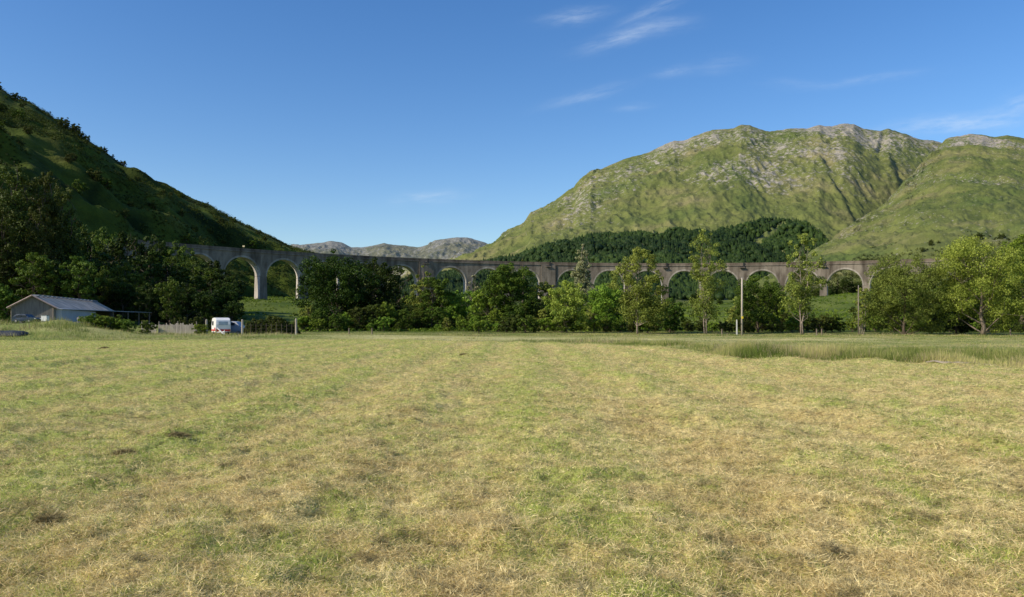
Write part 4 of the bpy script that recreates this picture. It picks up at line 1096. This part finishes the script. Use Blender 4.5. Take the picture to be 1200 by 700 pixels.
def cirrus(px, py, ln, wd, ang, amt, seed):
    cu, cv = (px - 600) / F, (HZ - py) / F; c, s = math.cos(R(ang)), math.sin(R(ang))
    du = math_n(nt, 'SUBTRACT', U_, cu); dv = math_n(nt, 'SUBTRACT', V_, cv)
    a = math_n(nt, 'ADD', math_n(nt, 'MULTIPLY', du, c), math_n(nt, 'MULTIPLY', dv, s))
    b = math_n(nt, 'SUBTRACT', math_n(nt, 'MULTIPLY', dv, c), math_n(nt, 'MULTIPLY', du, s))
    cb = N(nt, 'ShaderNodeCombineXYZ'); nt.links.new(a, cb.inputs[0]); nt.links.new(b, cb.inputs[1]); cb.inputs[2].default_value = seed * 3.7
    n1 = noise_node(nt, 1.0, 8, vec=cb.outputs[0], rough=.62, stretch=(26, 120, 1)); n2 = noise_node(nt, 1.0, 4, vec=cb.outputs[0], stretch=(9, 20, 2))
    b2 = math_n(nt, 'ADD', b, math_n(nt, 'MULTIPLY', math_n(nt, 'SUBTRACT', n2, .5), wd / F * 3.0))
    q = math_n(nt, 'ADD', math_n(nt, 'POWER', math_n(nt, 'ABSOLUTE', math_n(nt, 'DIVIDE', a, ln / F)), 2.0), math_n(nt, 'POWER', math_n(nt, 'ABSOLUTE', math_n(nt, 'DIVIDE', b2, wd / F)), 2.0))
    e = math_n(nt, 'EXPONENT', math_n(nt, 'MULTIPLY', q, -1.0))
    f = math_n(nt, 'MULTIPLY', math_n(nt, 'SUBTRACT', n1, .30), 2.6, True)
    return math_n(nt, 'MULTIPLY', math_n(nt, 'MULTIPLY', e, f), amt)
tot = None
for i, c in enumerate(((672, 19, 34, 7, 8, .55), (738, 42, 46, 8, 14, .75), (768, 10, 40, 6, 22, .5), (780, 30, 30, 8, 5, .35), (685, 112, 42, 6, 15, .42), (790, 84, 22, 6, 5, .4), (845, 76, 30, 8, 5, .22), (503, 233, 36, 7, 4, .5), (1125, 143, 80, 9, 7, .85), (1195, 118, 30, 9, 18, .5), (1010, 94, 62, 5, 7, .28), (925, 96, 30, 5, 0, .2), (742, 125, 20, 4, 4, .25))):
    k = cirrus(*c, i); tot = k if tot is None else math_n(nt, 'ADD', tot, k)
tot = math_n(nt, 'MULTIPLY', math_n(nt, 'MINIMUM', tot, .9), .50)
hs = N(nt, 'ShaderNodeHueSaturation'); hs.inputs['Hue'].default_value = .508; hs.inputs['Saturation'].default_value = 1.30; hs.inputs['Value'].default_value = 1.14
nt.links.new(sky.outputs[0], hs.inputs['Color'])
col = mix(nt, hs.outputs['Color'], (5.5, 6.3, 7.2), tot)
nt.links.new(col, bg.inputs['Color']); bg.inputs['Strength'].default_value = .138

cam = bpy.data.cameras.new('camera'); co = bpy.data.objects.new('camera', cam); COL.objects.link(co)
cam.lens = 28; cam.sensor_width = 36; cam.clip_end = 30000; cam.clip_start = .1; cam.shift_y = .025
co.location = (0, 0, CZ); co.rotation_euler = (R(90), 0, 0); SC.camera = co
SC.view_settings.view_transform = 'Standard'; SC.view_settings.look = 'None'; SC.view_settings.exposure = 0
SC.render.engine = 'CYCLES'
